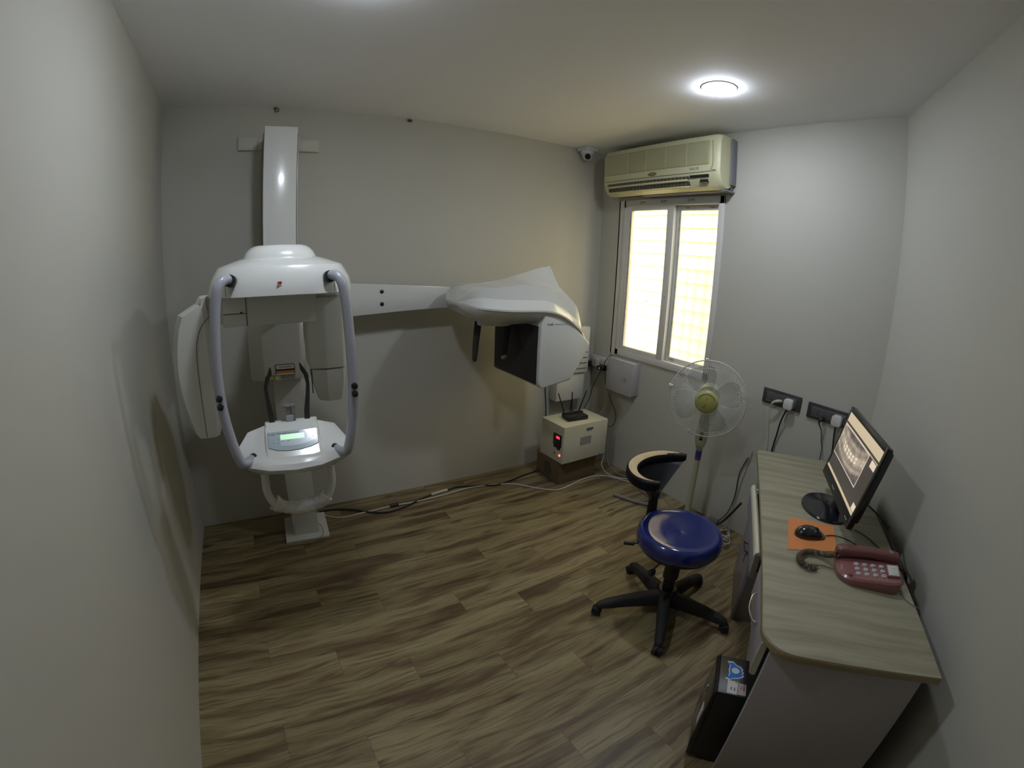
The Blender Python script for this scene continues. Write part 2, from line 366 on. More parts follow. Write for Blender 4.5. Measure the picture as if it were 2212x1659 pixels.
def tag(o, label, cat, group=None, kind=None):
    o['label'] = label; o['category'] = cat
    if group: o['group'] = group
    if kind: o['kind'] = kind
    return o
def thing(name, label, cat, loc, group=None):
    o = bpy.data.objects.new(name, None); col.objects.link(o); o.location = loc; o.empty_display_size = 0.1
    return tag(o, label, cat, group)
def struct(o): o['kind'] = 'structure'; return o
def solo(name, mb, m, label, cat, group=None, ang=38):       # a thing that is one mesh
    o = mb.build(name, m, ang=ang)
    return tag(o, label, cat, group)
def rrect(x0, x1, y0, y1, r, n=5):
    out = []
    for cx, cy, a in ((x1 - r, y1 - r, 0), (x0 + r, y1 - r, 90), (x0 + r, y0 + r, 180), (x1 - r, y0 + r, 270)):
        for i in range(n + 1): t = R(a + 90 * i / n); out.append((cx + r * math.cos(t), cy + r * math.sin(t)))
    return out
def superring(cx, cy, z, hx, yf, yb, e=3.0, n=40):           # rounded footprint; yf front (towards -y), yb back
    out = []
    for i in range(n):
        t = 2 * PI * i / n; c, s_ = math.cos(t), math.sin(t)
        x = hx * math.copysign(abs(c) ** (2 / e), c); hy = yb if s_ > 0 else yf
        out.append((cx + x, cy + hy * math.copysign(abs(s_) ** (2 / e), s_), z))
    return out
def basis(o, x, y):                                           # matrix whose local x, y are given; z = x cross y
    x = Vector(x).normalized(); y = Vector(y); y = (y - x * y.dot(x)).normalized(); z = x.cross(y)
    return Matrix(((x.x, y.x, z.x, o[0]), (x.y, y.y, z.y, o[1]), (x.z, y.z, z.z, o[2]), (0, 0, 0, 1)))
# ================================================================ ROOM
NY = -3.75                                                    # wall behind the camera
xr = W - (-NY - D) / ex.y * ex.x                              # where the slanted wall meets it
T = 0.14
mb = MB(); mb.box(-T, W + T, NY - T, T, -0.12, 0); struct(mb.build('floor', 'plank_floor'))
mb = MB(); mb.box(-T, W + T, NY - T, T, H, H + 0.15); struct(mb.build('ceiling', 'ceiling_paint'))
mb = MB(); mb.box(-T, W + T, 0, T, 0, H); struct(mb.build('wall_back', 'wall_paint'))
mb = MB(); mb.box(-T, 0, NY - T, 0, 0, H); struct(mb.build('wall_left', 'wall_paint'))
mb = MB(); mb.box(0, W + T, NY - T, NY, 0, H); struct(mb.build('wall_front', 'wall_paint'))
mb = MB(RW); mb.box(-3.2, 0.25, -T, 0, 0, H); struct(mb.build('wall_right', 'wall_paint'))
wy0, wy1, wz0, wz1 = -1.200, -0.270, 0.955, 2.190             # window opening
mb = MB()
TW = 0.060; hy1 = -0.205
mb.box(W, W + TW, hy1, T, 0, H); mb.box(W, W + TW, -D - 0.3, wy0, 0, H)
mb.box(W, W + TW, wy0, hy1, 0, wz0); mb.box(W, W + TW, wy0, hy1, wz1, H)
struct(mb.build('wall_window', 'wall_paint'))
# door casing just at the left edge of the view
dr = MB(); dr.box(-0.02, 0.006, -3.62, -2.80, 0, 2.05); d = dr.build('door_1', 'door_leaf'); struct(d)

# ---- window: fixed outer frame, two sliding sashes, panes
mb = MB()
fx0, fx1 = W - 0.012, W + 0.060
mb.box(fx0, fx1, wy0, wy0 + 0.045, wz0, wz1, 0.003); mb.box(fx0, W + .001, wy1 - 0.035, wy1, wz0, wz1, 0.002); mb.box(W, fx1, hy1 - .012, hy1, wz0, wz1); mb.box(W, W + .006, wy1 - .03, hy1, wz0, wz1)
mb.box(fx0, fx1, wy0, wy1, wz0, wz0 + 0.05, 0.003); mb.box(fx0, fx1, wy0, wy1, wz1 - 0.055, wz1, 0.003); mb.box(W + .004, fx1, wy1 - .002, hy1, wz0, wz0 + .05); mb.box(W + .004, fx1, wy1 - .002, hy1, wz1 - .055, wz1)
win = struct(mb.build('window_1', 'upvc'))
def sash(y0, y1, z0, z1, xa, xb, sl, sr, sb, st, name):
    m_ = MB(); m_.box(xa, xb, y1 - sl, y1, z0, z1, 0.004); m_.box(xa, xb, y0, y0 + sr, z0, z1, 0.004)
    m_.box(xa, xb, y0 + sr, y1 - sl, z0, z0 + sb, 0.004); m_.box(xa, xb, y0 + sr, y1 - sl, z1 - st, z1, 0.004)
    s_ = m_.build('sash', 'upvc', win)
    g = MB(); g.box((xa + xb) / 2 - .002, (xa + xb) / 2 + .002, y0 + sr - .01, y1 - sl + .01, z0 + sb - .01, z1 - st + .01); g.build('pane', 'window_glass', s_)
    # glazing bead strip with printed protective film
    bd = MB(); bd.box(xa - .0015, xa + .004, y1 - sl - .010, y1 - sl + .004, z0 + sb, z1 - st, 0); bd.build('glazing_bead', 'film', s_)
    return s_
s1 = sash(-0.775, -0.292, 0.985, 2.155, W - 0.010, W + 0.028, 0.055, 0.062, 0.055, 0.050, 'a')
s2 = sash(-1.165, -0.745, 0.995, 2.150, W + 0.031, W + 0.056, 0.055, 0.035, 0.045, 0.050, 'b')
# protective film tape on the head of the frame and dark sealant lines round it
fm = MB(); fm.box(fx0 - 0.002, fx0 + .001, wy0 + .03, wy1 - .02, wz1 - 0.046, wz1 - 0.006); fm.box(W + 0.026, W + .032, wy0 + .05, -0.79, wz1 - 0.09, wz1 - 0.056); fm.build('protective_film', 'film', win)
tx = MB()
def wtext(s_, y, z, sz, xx):                                  # lettering on things facing -x
    tx.text(s_, sz, basis((xx, y, z), (0, -1, 0), (0, 0, 1)))
for y in (-0.47, -0.68, -0.93): wtext('[]WIN', y, wz1 - 0.024, 0.022, fx0 - 0.0028)
for y in (-0.87, -1.08): wtext('WIN', y, wz1 - 0.072, 0.018, W + 0.0252)
wtext('WIN', -0.835, 1.022, 0.022, W + 0.0300)
tx.build('film_print', 'ink', win)
gr = MB(); random.seed(4)
for k in range(26):
    z = random.uniform(1.05, 2.08); h_ = random.uniform(.006, .03)
    gr.box(W - 0.0125, W - 0.0105, -0.3485, -0.3455, z, z + h_)
for k in range(30):
    z = random.uniform(0.97, 2.05); h_ = random.uniform(.01, .05); q = random.uniform(-.002, .002)
    gr.box(W - 0.0015, W + .001, wy1 + .001 + q, wy1 + .005 + q, z, z + h_)
for k in range(14):
    z = random.uniform(1.06, 2.05); gr.box(W + 0.0295, W + 0.031, -0.802, -0.799, z, z + random.uniform(.008, .03))
gr.build('sealant_smudges', 'grime', win)
sc_ = MB(); sc_.cyl((W - 0.0115, -0.744, 1.47), (W - 0.0085, -0.744, 1.47), 0.004, seg=10); sc_.build('screw', 'ink', win)
# leaf stuck on the left pane
lf = MB(); lf.add([(W + .006, -0.560, 1.410), (W + .006, -0.553, 1.425), (W + .0065, -0.545, 1.437), (W + .006, -0.552, 1.412)], [(0, 1, 2, 3)]); lf.add([(W + .0055, -0.560, 1.410), (W + .0055, -0.553, 1.425), (W + .005, -0.545, 1.437), (W + .0055, -0.552, 1.412)], [(3, 2, 1, 0)])
tag(lf.build('leaf', 'grime'), 'small dried leaf stuck on the left window pane', 'leaf')

# ---- what stands outside the window: sunlit tiled lean-to and plain wall of the next building
fa = MB(); fa.box(W + 1.55, W + 1.75, -4.0, 3.0, -1.0, 6.0)
nb = thing('neighbouring_building', 'sunlit pale yellow building with tiled face seen through the window', 'building', (W + 1.6, -0.5, -1.0))
fa.build('wall', 'facade', nb)
tl = MB(); ny = 46; rows = 26
for r_ in range(rows):
    z0 = 0.1 + r_ * 0.145; vs = []
    for j in range(ny * 6 + 1):
        y = -3.4 + j * (5.8 / (ny * 6)); c = abs(math.sin(PI * j / 6)) ** 0.7 * 0.016
        vs.append((W + 1.42 - 0.000 - c + (rows - r_) * -0.002, y, z0)); vs.append((W + 1.45 - c + (rows - r_) * -0.002, y, z0 + 0.155))
    fs = [(2 * j, 2 * j + 1, 2 * j + 3, 2 * j + 2) for j in range(ny * 6)]
    tl.add(vs, fs)
    tl.add([(W + 1.38, -3.4, z0), (W + 1.52, -3.4, z0), (W + 1.52, 2.4, z0), (W + 1.38, 2.4, z0)], [(0, 1, 2, 3)])
tl.build('tile_cladding', 'facade', nb)
gd = MB(); gd.box(W + T, W + 6, -6, 4, -1.1, -1.0); struct(gd.build('ground', 'facade'))

# ================================================================ CEILING LAMPS
def lamp(x, y, label):
    t = thing('ceiling_light', label, 'ceiling light', (x, y, H), 'round ceiling downlights')
    a = MB(Matrix.Translation((x, y, H))); a.lathe([(0.077, 0.0), (0.086, 0.0), (0.086, -0.004), (0.077, -0.006)], 48, cap=False); a.build('trim_ring', 'white_plastic', t)
    b = MB(Matrix.Translation((x, y, H))); b.lathe([(0.001, -0.024), (0.045, -0.022), (0.068, -0.016), (0.077, -0.006), (0.077, -0.001), (0.001, -0.001)], 48, cap=False); b.build('diffuser', 'lamp_on', t)
    return t
lamp(2.468, -1.617, 'round white glowing downlight in the ceiling above the stool and fan')
lamp(0.80, -1.56, 'round glowing downlight in the ceiling above the white machine, at the top frame edge')

# ================================================================ WALL AND CEILING FITTINGS
# dome camera
t = thing('security_camera', 'small white dome security camera under the ceiling beside the air conditioner', 'camera', (2.93, -0.075, H))
a = MB(Matrix.Translation((2.93, -0.075, H))); a.box(-.062, .062, -.06, .06, -.03, 0, .006); a.build('mount_box', 'white_plastic', t)
a = MB(Matrix.Translation((2.93, -0.075, H - .03))); a.lathe([(.001, 0), (.052, 0), (.054, -.012), (.05, -.026), (.001, -.026)], 32, cap=False); a.build('collar', 'white_plastic', t)
a = MB(); a.ball((2.93, -0.075, H - .062), .042, seg=28, rng=16); bd = a.build('dome', 'white_plastic', t)
dirc = (Vector((1.3, -2.4, 1.2)) - Vector((2.93, -0.075, H - .062))).normalized(); c0 = Vector((2.93, -.075, H - .062))
a = MB(); a.cyl(c0 + dirc * .034, c0 + dirc * .044, .024, .022, 24); a.build('lens', 'black_gloss', bd)
# rusty anchor hooks left in the top of the back wall
def hook(x, z, lab, kind):
    m_ = MB()
    if kind: m_.torus((0, 0, 0), .011, .0035, 16, 6, xf=Matrix.Translation((x, -.012, z - .012)) @ Matrix.Rotation(PI / 2, 4, 'X')); m_.cyl((x - .014, -.001, z), (x - .004, -.014, z), .006, seg=8)
    else: m_.ball((x, -.008, z - .006), .017, .010, .010, 10, 6); m_.cyl((x, 0, z - .004), (x, -.012, z - .008), .008, seg=8)
    solo('wall_anchor', m_, 'anchor', lab, 'anchor', 'old anchors at the top of the back wall')
hook(0.661, 2.592, 'rusty ring anchor on the back wall above the white column', 1)
hook(1.504, 2.592, 'dark stub anchor on the back wall, top, above the machine arm', 0)

# air conditioner
AY0, AY1, AZ0, AZ1, AD = -1.262, -0.195, 2.205, 2.560, 0.185
t = thing('air_conditioner', 'yellowed cream wall air conditioner above the window', 'air conditioner', (W, (AY0 + AY1) / 2, AZ0))
def prof(sx=0.0):                                              # side profile in (depth, height)
    return [(0.0, AZ0 + .045), (0.06, AZ0 + .008), (0.105, AZ0), (0.145, AZ0 + .018), (0.172, AZ0 + .058), (AD, AZ0 + .105), (AD, AZ0 + .20), (AD - .006, AZ1 - .035), (AD - .022, AZ1 - .008), (AD - .05, AZ1), (0.0, AZ1)]
a = MB(); rings = []
for y, k in ((AY0, .90), (AY0 + .012, .965), (AY0 + .035, 1.0), (AY1 - .035, 1.0), (AY1 - .012, .965), (AY1, .90)):
    rings.append([(W - max(.03, d_ * k) if d_ > 0.03 else W - .03, y, (AZ0 + AZ1) / 2 + (z - (AZ0 + AZ1) / 2) * (0.93 + 0.07 * (k - .9) / .1)) for d_, z in prof()])
a.loft(rings); body = a.build('casing', 'ac_cream', t, ang=30)
a = MB(); a.box(W - .034, W, AY0 + .006, AY1 - .006, AZ0 + .012, AZ1 - .004, .003); a.box(W - .06, W - .004, AY0 - .014, AY0 + .012, AZ0 + .04, AZ1 - .02, .002); a.build('back_plate', 'ac_grey', t)
a = MB(); N = 24
a.box(W - AD - .002, W - AD + .008, AY0 + .075, AY1 - .03, AZ0 + .155, AZ1 - .048, .001)
gp = a.build('intake_panel', 'ac_grille', t)
a = MB()
for i in range(N):
    z = AZ0 + .160 + i * (AZ1 - .055 - AZ0 - .160) / (N - 1)
    a.box(W - AD - .0055, W - AD - .001, AY0 + .07, AY1 - .028, z - .0018, z + .0018)
for y in (AY0 + .075, AY0 + .25, AY0 + .43, AY0 + .61, AY0 + .79, AY1 - .03): a.box(W - AD - .0065, W - AD - .001, y - .002, y + .002, AZ0 + .155, AZ1 - .05)
a.build('grille_slats', 'ac_cream', t)
a = MB(); a.tube([(W - AD - .001, AY0 + .050, AZ1 - .05), (W - AD - .001, AY0 + .045, AZ0 + .16), (W - AD - .001, AY0 + .06, AZ0 + .122), (W - AD - .001, AY0 + .10, AZ0 + .108), (W - AD - .001, AY1 - .02, AZ0 + .108)], .0022, 6, 4); a.build('panel_seam', 'ac_grey', t)
# outlet: two dark slots with vanes between cream flaps
a = MB()
for (zz, dd, hh) in ((AZ0 + .078, .180, .010), (AZ0 + .044, .166, .012)):
    a.box(W - dd - .004, W - dd + .02, AY0 + .235, AY1 - .06, zz - hh, zz + hh)
ol = a.build('air_outlet', 'ac_dark', t)
a = MB()
for i in range(24):
    y = AY0 + .25 + i * (AY1 - AY0 - .33) / 23
    a.box(W - .1865, W - .17, y, y + .004, AZ0 + .069, AZ0 + .087); a.box(W - .172, W - .15, y + .012, y + .016, AZ0 + .033, AZ0 + .055)
a.box(W - .176, W - .172, AY0 + .25, AY1 - .08, AZ0 + .077, AZ0 + .080); a.box(W - .162, W - .158, AY0 + .26, AY1 - .07, AZ0 + .043, AZ0 + .046); a.box(W - .176, W - .158, AY0 + .50, AY0 + .504, AZ0 + .043, AZ0 + .080); a.build('vanes', 'ac_grille', ol)
a = MB(); a.box(W - .190, W - .165, AY0 + .24, AY1 - .055, AZ0 + .056, AZ0 + .069, .003); a.box(W - .165, W - .14, AY0 + .24, AY1 - .07, AZ0 + .020, AZ0 + .031, .003); a.build('flap', 'ac_cream', t)
a = MB(); a.box(W - .1865, W - .17, AY0 + .075, AY0 + .225, AZ0 + .074, AZ0 + .092, .002); a.build('display_strip', 'black_gloss', t)
a = MB(); a.box(W - .180, W - .155, AY0 + .085, AY0 + .145, AZ0 + .040, AZ0 + .062, .002); a.build('receiver_window', 'black_gloss', t)
a = MB(); a.lathe([(.001, .004), (.03, .003), (.042, 0), (.001, 0)], 32, xf=basis((W - AD - .001, -0.71, AZ0 + .126), (0, -1, 0), (0, 0, 1)) @ Matrix.Diagonal((1, .34, 1, 1)), cap=False); a.build('badge', 'gold_badge', t)
a = MB(); a.text('VALUE', .026, basis((W - AD - .0008, AY0 + .19, AZ0 + .132), (0, -1, 0), (0, 0, 1))); a.build('lettering', 'ink', t)
a = MB(); a.box(W - .10, W, AY0 - .005, AY1 - .35, AZ0 - .006, AZ0 + .006); a.build('drip_tray', 'ac_grey', t)

# two capped junction boxes beside the column
for nm, x0, x1, lab in (('l', .440, .556, 'cream surface junction cover on the back wall left of the column top'), ('r', .800, .925, 'cream surface junction cover on the back wall right of the column top')):
    tb = thing('junction_cover', lab, 'junction box', ((x0 + x1) / 2, 0, 2.33), 'junction covers behind the column')
    a = MB(); a.box(x0, x1, -.022, 0, 2.328, 2.408, .005); a.build('cover_plate', 'ivory_plastic', tb)
    a = MB(); a.box((x1 - .004) if nm == 'l' else (x0 - .05), (x1 + .06) if nm == 'l' else (x0 + .004), -.014, 0, 2.333, 2.403, .003); a.build('trunking_stub', 'ivory_plastic', tb)

# wall-mounted white unit with slots in the far corner, behind the x-ray head
t = thing('wall_ups_unit', 'white wall-mounted power unit with slots, behind the x-ray head in the corner', 'power unit', (2.90, 0, .80))
a = MB(); a.box(2.76, 3.020, -.125, 0, .78, 1.165, .012); a.build('casing', 'white_plastic', t)
a = MB()
for i in range(4): a.box(2.80, 3.0, -.1265, -.120, .815 + i * .045, .823 + i * .045)
a.build('vent_slots', 'seam_dark', t)
a = MB(); a.box(2.72, 3.005, -.105, 0, .55, .775, .010); a.build('lower_casing', 'white_plastic', t)

# trunking with sockets on the window wall below the window
t = thing('socket_trunking', 'white trunking with sockets and plugs left of the grey metal box', 'sockets', (W, -.13, .83))
a = MB(); a.box(W - .035, W, -.245, -.004, .84, .90, .004); a.build('trunking', 'white_plastic', t)
a = MB(); a.box(W - .055, W - .030, -.125, -.045, .815, .885, .004); so = a.build('socket', 'white_plastic', t)
a = MB()
for z in (.835, .85, .865): a.cyl((W - .0565, -.085, z), (W - .053, -.085, z), .004, seg=8)
a.build('pin_holes', 'hole_dark', so)
a = MB(); a.box(W - .075, W - .03, -.215, -.135, .80, .835, .006); a.build('plug', 'black_plastic', t)
a = MB(); a.box(W - .07, W - .03, -.045, -.01, .80, .85, .006); a.build('plug', 'black_plastic', t)
a = MB(); a.cyl((W - .078, -.17, .812), (W - .06, -.17, .825), .009, seg=12); a.build('plug_tip', 'white_plastic', t)

# grey metal distribution box
t = thing('metal_box', 'grey steel distribution box on the wall under the window', 'electrical box', (W, -.41, .68))
a = MB(); a.box(W - .075, W, -.565, -.275, .675, .935, .003); bx = a.build('enclosure', 'box_grey', t)
a = MB(); a.box(W - .084, W - .074, -.568, -.272, .672, .938, .002); dd = a.build('door', 'box_grey', t)
a = MB(); a.cyl((W - .095, -.49, .795), (W - .083, -.49, .795), .010, seg=16); a.build('lock', 'chrome', dd)
a = MB(); a.cyl((W - .0855, -.45, .915), (W - .083, -.45, .915), .003, seg=8); a.build('rivet', 'ink', dd)

# two dark switch plates above the desk, each with plugs
def switchplate(y0, y1, zb, zt, lab):
    t = thing('switch_plate', lab, 'switch plate', (W, (y0 + y1) / 2, zb), 'dark switch plates above the desk')
    a = MB(); a.box(W - .012, W, y0, y1, zb, zt, .003); a.build('frame', 'switch_frame', t)
    a = MB(); a.box(W - .0145, W - .011, y0 + .028, y1 - .028, zb + .020, zt - .022, .001); inn = a.build('module_insert', 'switch_inner', t)
    a = MB(); a.box(W - .0155, W - .011, y0 + .026, y1 - .026, zt - .022, zt - .018); a.box(W - .0155, W - .011, y1 - .11, y1 - .026, zb + .017, zb + .020); a.build('silver_trim', 'switch_silver', t)
    n = 5; wv = (y1 - y0 - .056) / n
    for k in range(n):
        yc = y1 - .028 - (k + .5) * wv
        a = MB(); a.box(W - .0165, W - .014, yc - wv / 2 + .001, yc + wv / 2 - .001, zb + .021, zt - .023, .001)
        q = a.build('switch_module', 'switch_inner', t)
        if k in (2, 3, 4):
            a = MB()
            for dy, dz in ((0, .013), (-.007, -.006), (.007, -.006)): a.cyl((W - .0172, yc + dy, (zb + zt) / 2 + dz), (W - .016, yc + dy, (zb + zt) / 2 + dz), .0026, seg=8)
            a.build('pin_holes', 'hole_dark', q)
    return t
switchplate(-1.897, -1.636, .936, 1.028, 'dark switch plate on the window wall, nearer the fan')
switchplate(-2.215, -1.944, .930, 1.020, 'dark switch plate on the window wall, half behind the monitor')
def plug_w(y, z, lab, pts, r_):
    t = thing('power_plug', lab, 'plug', (W - .016, y, z), 'white square power plugs')
    a = MB(basis((W - .0165, y, z), (0, -1, 0), (0, 0, 1))); a.prism(rrect(-.030, .030, -.032, .032, .018), .0, .030, .004); a.build('plug_body', 'white_plastic', t)
    a = MB(); a.tube(pts, r_, 8, 5); a.build('cord', 'cable_black', t, 'black cord')
    return t
plug_w(-1.828, .972, 'square white plug with thick black cord in the switch plate nearer the fan', [(W - .035, -1.825, .945), (W - .03, -1.80, .86), (W - .018, -1.785, .76), (W - .015, -1.775, .66), (W - .015, -1.775, .45)], .0055)
plug_w(-2.142, .965, 'square white plug with black cord in the switch plate behind the monitor', [(W - .035, -2.142, .935), (W - .025, -2.145, .87), (W - .02, -2.155, .78), (W - .02, -2.165, .60)], .0055)
a = MB(); a.tube([(W - .018, -1.775, .972), (W - .035, -1.762, .975), (W - .045, -1.735, .962), (W - .04, -1.715, .93), (W - .02, -1.708, .86), (W - .012, -1.735, .67), (W - .012, -1.74, .50)], [.008, .010, .007, .003, .0022, .0018, .0018], 8, 5)
solo('charger_cord', a, 'ivory_plastic', 'thin white cord plugged into the switch plate nearer the fan', 'cord')
a = MB(); a.tube([(W - .02, -2.06, .952), (W - .045, -2.05, .945), (W - .04, -2.045, .92), (W - .02, -2.06, .88), (W - .02, -2.075, .82), (W - .02, -2.09, .77), (W - .02, -2.095, .60)], [.009, .009, .004, .0028, .0028, .0028, .0028], 8, 5)
solo('appliance_lead', a, 'cable_black', 'thin black lead hanging from the switch plate beside the monitor', 'cord')
# ================================================================ X-RAY MACHINE (panoramic unit with side arm)
MX = Matrix.Translation((.675, -.33, 0)) @ Matrix.Rotation(R(-3.44), 4, 'Z') @ Matrix.Translation((0, .33, 0))
HEAD = Matrix.Translation((.0601, -.3423, .1934)) @ Matrix.Diagonal((.885, .885, .885, 1)) @ MX     # the moving head: its own size and place
def A(): return MB(MX)
t = thing('dental_xray_machine', 'white panoramic dental x-ray machine on a wall column with a long side arm', 'x-ray machine', (.665, -.25, 0))
a = A(); a.box(-.138, .138, -.40, -.10, .0, .016, .003); a.build('base_plate', 'xray_matte', t)
a = A(); a.box(-.080, .080, -.345, -.12, .016, 1.10, .004); a.build('lower_column', 'xray_matte', t)
MXC = Matrix.Translation((.675, 0, 0))
a = MB(MXC); a.box(-.089, .089, -.335, -.02, 1.05, 2.395, .005); cl = a.build('column', 'xray_white', t)
a = MB(MXC); a.box(-.0935, -.0885, -.318, -.06, 1.6, 2.36); a.box(.0885, .0935, -.318, -.06, 1.6, 2.36); a.build('column_groove', 'seam_dark', t)
a = MB(MXC); a.box(.0935, .100, -.29, -.10, 1.6, 2.355, .002); a.build('side_cover', 'xray_white', t)
# carriage carrying the head, with labels
a = A(); a.prism([(-.195, -.34), (-.190, -.43), (-.115, -.475), (.085, -.475), (.107, -.46), (.107, -.34)], 1.052, 1.36, .006)
cg = a.build('carriage', 'xray_matte', t)
a = A(); a.box(.09, .126, -.47, -.34, 1.045, 1.15, .010); a.build('carriage_latch', 'xray_matte', cg)
a = A(); a.prism(rrect(-.056, .048, 1.078, 1.138, .007), 0, .0015, xf=basis((0, -.4755, 0), (1, 0, 0), (0, 0, 1))); lb = a.build('rating_label', 'strap_dark', cg)
a = A(); a.prism(rrect(-.053, .045, 1.113, 1.135, .005), 0, .0012, xf=basis((0, -.4768, 0), (1, 0, 0), (0, 0, 1))); a.box(-.053, .045, -.479, -.476, 1.081, 1.090); a.build('white_field', 'label_white', lb)
a = A(); a.box(-.053, .045, -.479, -.476, 1.091, 1.103); a.build('orange_band', 'label_orange', lb)
a = A(); a.text('Carestream', .014, basis((-.002, -.4782, 1.124), (1, 0, 0), (0, 0, 1))); a.build('label_lettering', 'ink', lb)
a = A(); a.box(-.030, .046, -.478, -.474, 1.052 + .008, 1.076); a.build('serial_plate', 'label_metal', cg)
a = A(); a.box(-.112, -.062, -.4775, -.474, 1.056, 1.081); wl = a.build('warning_label', 'ink', cg)
a = A(); a.box(-.109, -.065, -.479, -.476, 1.059, 1.078); a.build('yellow_field', 'label_yellow', wl)

def A(): return MB(HEAD)
# canopy (head cover)
a = A(); cy = -.69
def sring(z, hx, yf, yb, e=4.0): return superring(0, cy, z, hx, yf, yb, e, 56)
rg = [sring(1.546, .300, .290, .27), sring(1.534, .312, .310, .28), sring(1.537, .322, .318, .29, 3.8), sring(1.56, .322, .316, .29, 3.6), sring(1.60, .313, .306, .28, 3.4), sring(1.637, .292, .290, .265, 3.4), sring(1.655, .278, .278, .25, 3.6),
      sring(1.667, .245, .25, .22, 3.2), sring(1.682, .20, .205, .19, 2.8), sring(1.691, .168, .172, .16, 2.6)]
a.loft(rg); ca = a.build('canopy', 'xray_white', t, ang=24)
a2 = A(); a2.box(-.115, .115, -.50, .012, 1.40, 1.665, .01); a2.build('head_support', 'xray_matte', t)
a = A(); rg = [sring(1.685, .170, .170, .16, 2.6), sring(1.697, .166, .166, .158, 2.6), sring(1.716, .156, .156, .15, 2.6), sring(1.733, .139, .140, .14, 2.6), sring(1.742, .122, .124, .125, 2.6), sring(1.745, .11, .11, .11, 2.6)]
a.loft(rg); a.build('canopy_cap', 'xray_white', t, ang=40)
a = A(); a.box(-.012, -.004, -1.0105, -1.004, 1.583, 1.592); a.ball((.0, -1.006, 1.588), .007, .003, .006, 10, 6); a.build('red_mark', 'red_mark', ca)
for sx in (-1, 1):
    a = A(); a.tube([(sx * .222, -1.006, 1.545), (sx * .222, -1.0, 1.60)], .0012, 6); a.build('panel_seam', 'seam_dark', ca)

# two grey hand rails from the canopy to the console
def rail(sg):
    P = [(.205, -.975, 1.605), (.222, -1.03, 1.612), (.243, -1.055, 1.588), (.256, -1.06, 1.535), (.266, -1.06, 1.445), (.273, -1.06, 1.336), (.277, -1.06, 1.233), (.276, -1.06, 1.13), (.267, -1.06, 1.03), (.254, -1.06, .945), (.241, -1.058, .885), (.228, -1.05, .852), (.205, -1.03, .846), (.178, -.99, .850)]
    m_ = A(); m_.tube([(sg * x, y, z) for x, y, z in P], .0215, 16, 5); r_ = m_.build('hand_rail', 'xray_grey', t)
    m_ = A(); m_.cyl((sg * .198, -.955, 1.600), (sg * .204, -1.006, 1.606), .0255, .025, 24); m_.build('rail_socket', 'black_plastic', r_)
    m_ = A(); m_.cyl((sg * .186, -1.004, .849), (sg * .178, -.995, .850), .023, .023, 20); m_.build('rail_collar', 'black_plastic', r_)
    for z in (1.152, 1.118):
        m_ = A(); x = sg * .279; m_.lathe([(.001, .016), (.006, .0165), (.0125, .013), (.0145, .006), (.0145, 0), (.001, 0)], 20, xf=basis((x, -1.078, z), (1, 0, 0), (0, 0, 1)), cap=False); m_.build('rail_knob', 'black_gloss', r_)
rail(-1); rail(1)

# rotating arm with joint lines
a = A(); a.box(-.275, .16, -.735, -.45, 1.385, 1.53, .006); ar = a.build('rotating_arm', 'xray_matte', t)
a = A(); a.box(-.1655, -.1615, -.7365, -.732, 1.388, 1.53); a.box(-.27, -.166, -.7365, -.732, 1.442, 1.446); a.build('arm_joint', 'seam_dark', ar)
a = A(); a.box(-.192, -.182, -.738, -.732, 1.4465, 1.4525); a.build('arm_slot', 'black_plastic', ar)
# x-ray generator hanging on the right
a = A(); a.prism([(.108, -.60), (.115, -.72), (.200, -.745), (.285, -.735), (.300, -.69), (.300, -.50), (.108, -.50)], 1.155, 1.50, .008); ge = a.build('tube_housing', 'xray_matte', t)
a = A(); g0 = [(.122, -.60), (.128, -.71), (.196, -.745), (.278, -.738), (.292, -.69), (.292, -.52), (.122, -.52)]
g1_ = [(.150, -.61), (.156, -.68), (.200, -.715), (.262, -.708), (.272, -.67), (.272, -.55), (.150, -.55)]
a.loft([[(x, y, 1.150) for x, y in g0], [(x, y, 1.10) for x, y in g0], [((x0 * .35 + x1 * .65), y0 * .35 + y1 * .65, 1.02) for (x0, y0), (x1, y1) in zip(g0, g1_)], [(x, y, .985) for x, y in g1_]]); a.build('tube_housing_base', 'xray_matte', ge, ang=30)
a = A()
for i in range(8): a.box(.1215, .127, -.705, -.672, 1.03 + i * .0155, 1.036 + i * .0155)
a.build('vent_slots', 'seam_dark', ge)
# sensor housing hanging on the left (bow-shaped outer face)
a = A()
Lp = [(1.530, -.345, -.345), (1.50, -.405, -.345), (1.455, -.488, -.338), (1.40, -.508, -.335), (1.34, -.521, -.333), (1.27, -.530, -.331), (1.20, -.534, -.330), (1.13, -.531, -.330), (1.06, -.524, -.330), (.98, -.508, -.334), (.92, -.495, -.342), (.886, -.478, -.350)]
rings = []
for z, xl, xr_ in Lp:
    k = 0.034; xl = min(xl, xr_ - .04)
    rings.append([(xl, -.60, z), (xl, -.70, z), (xl + k, -.765, z - .004), (xr_ - .02, -.768, z - .004), (xr_, -.755, z), (xr_, -.60, z)])
a.loft(rings); se = a.build('sensor_housing', 'xray_matte', t, ang=26)
a = A(); a.tube([(-.30, -.7705, 1.455), (-.335, -.7705, 1.44), (-.375, -.7705, 1.395), (-.398, -.7705, 1.33), (-.406, -.7705, 1.25), (-.407, -.7705, 1.18), (-.408, -.7705, 1.05), (-.410, -.7705, .888)], .0014, 6, 5); a.build('housing_seam', 'seam_dark', se)
a = A(); a.box(-.36, -.262, -.72, -.60, 1.40, 1.52, .006); a.build('sensor_bracket', 'xray_matte', se)

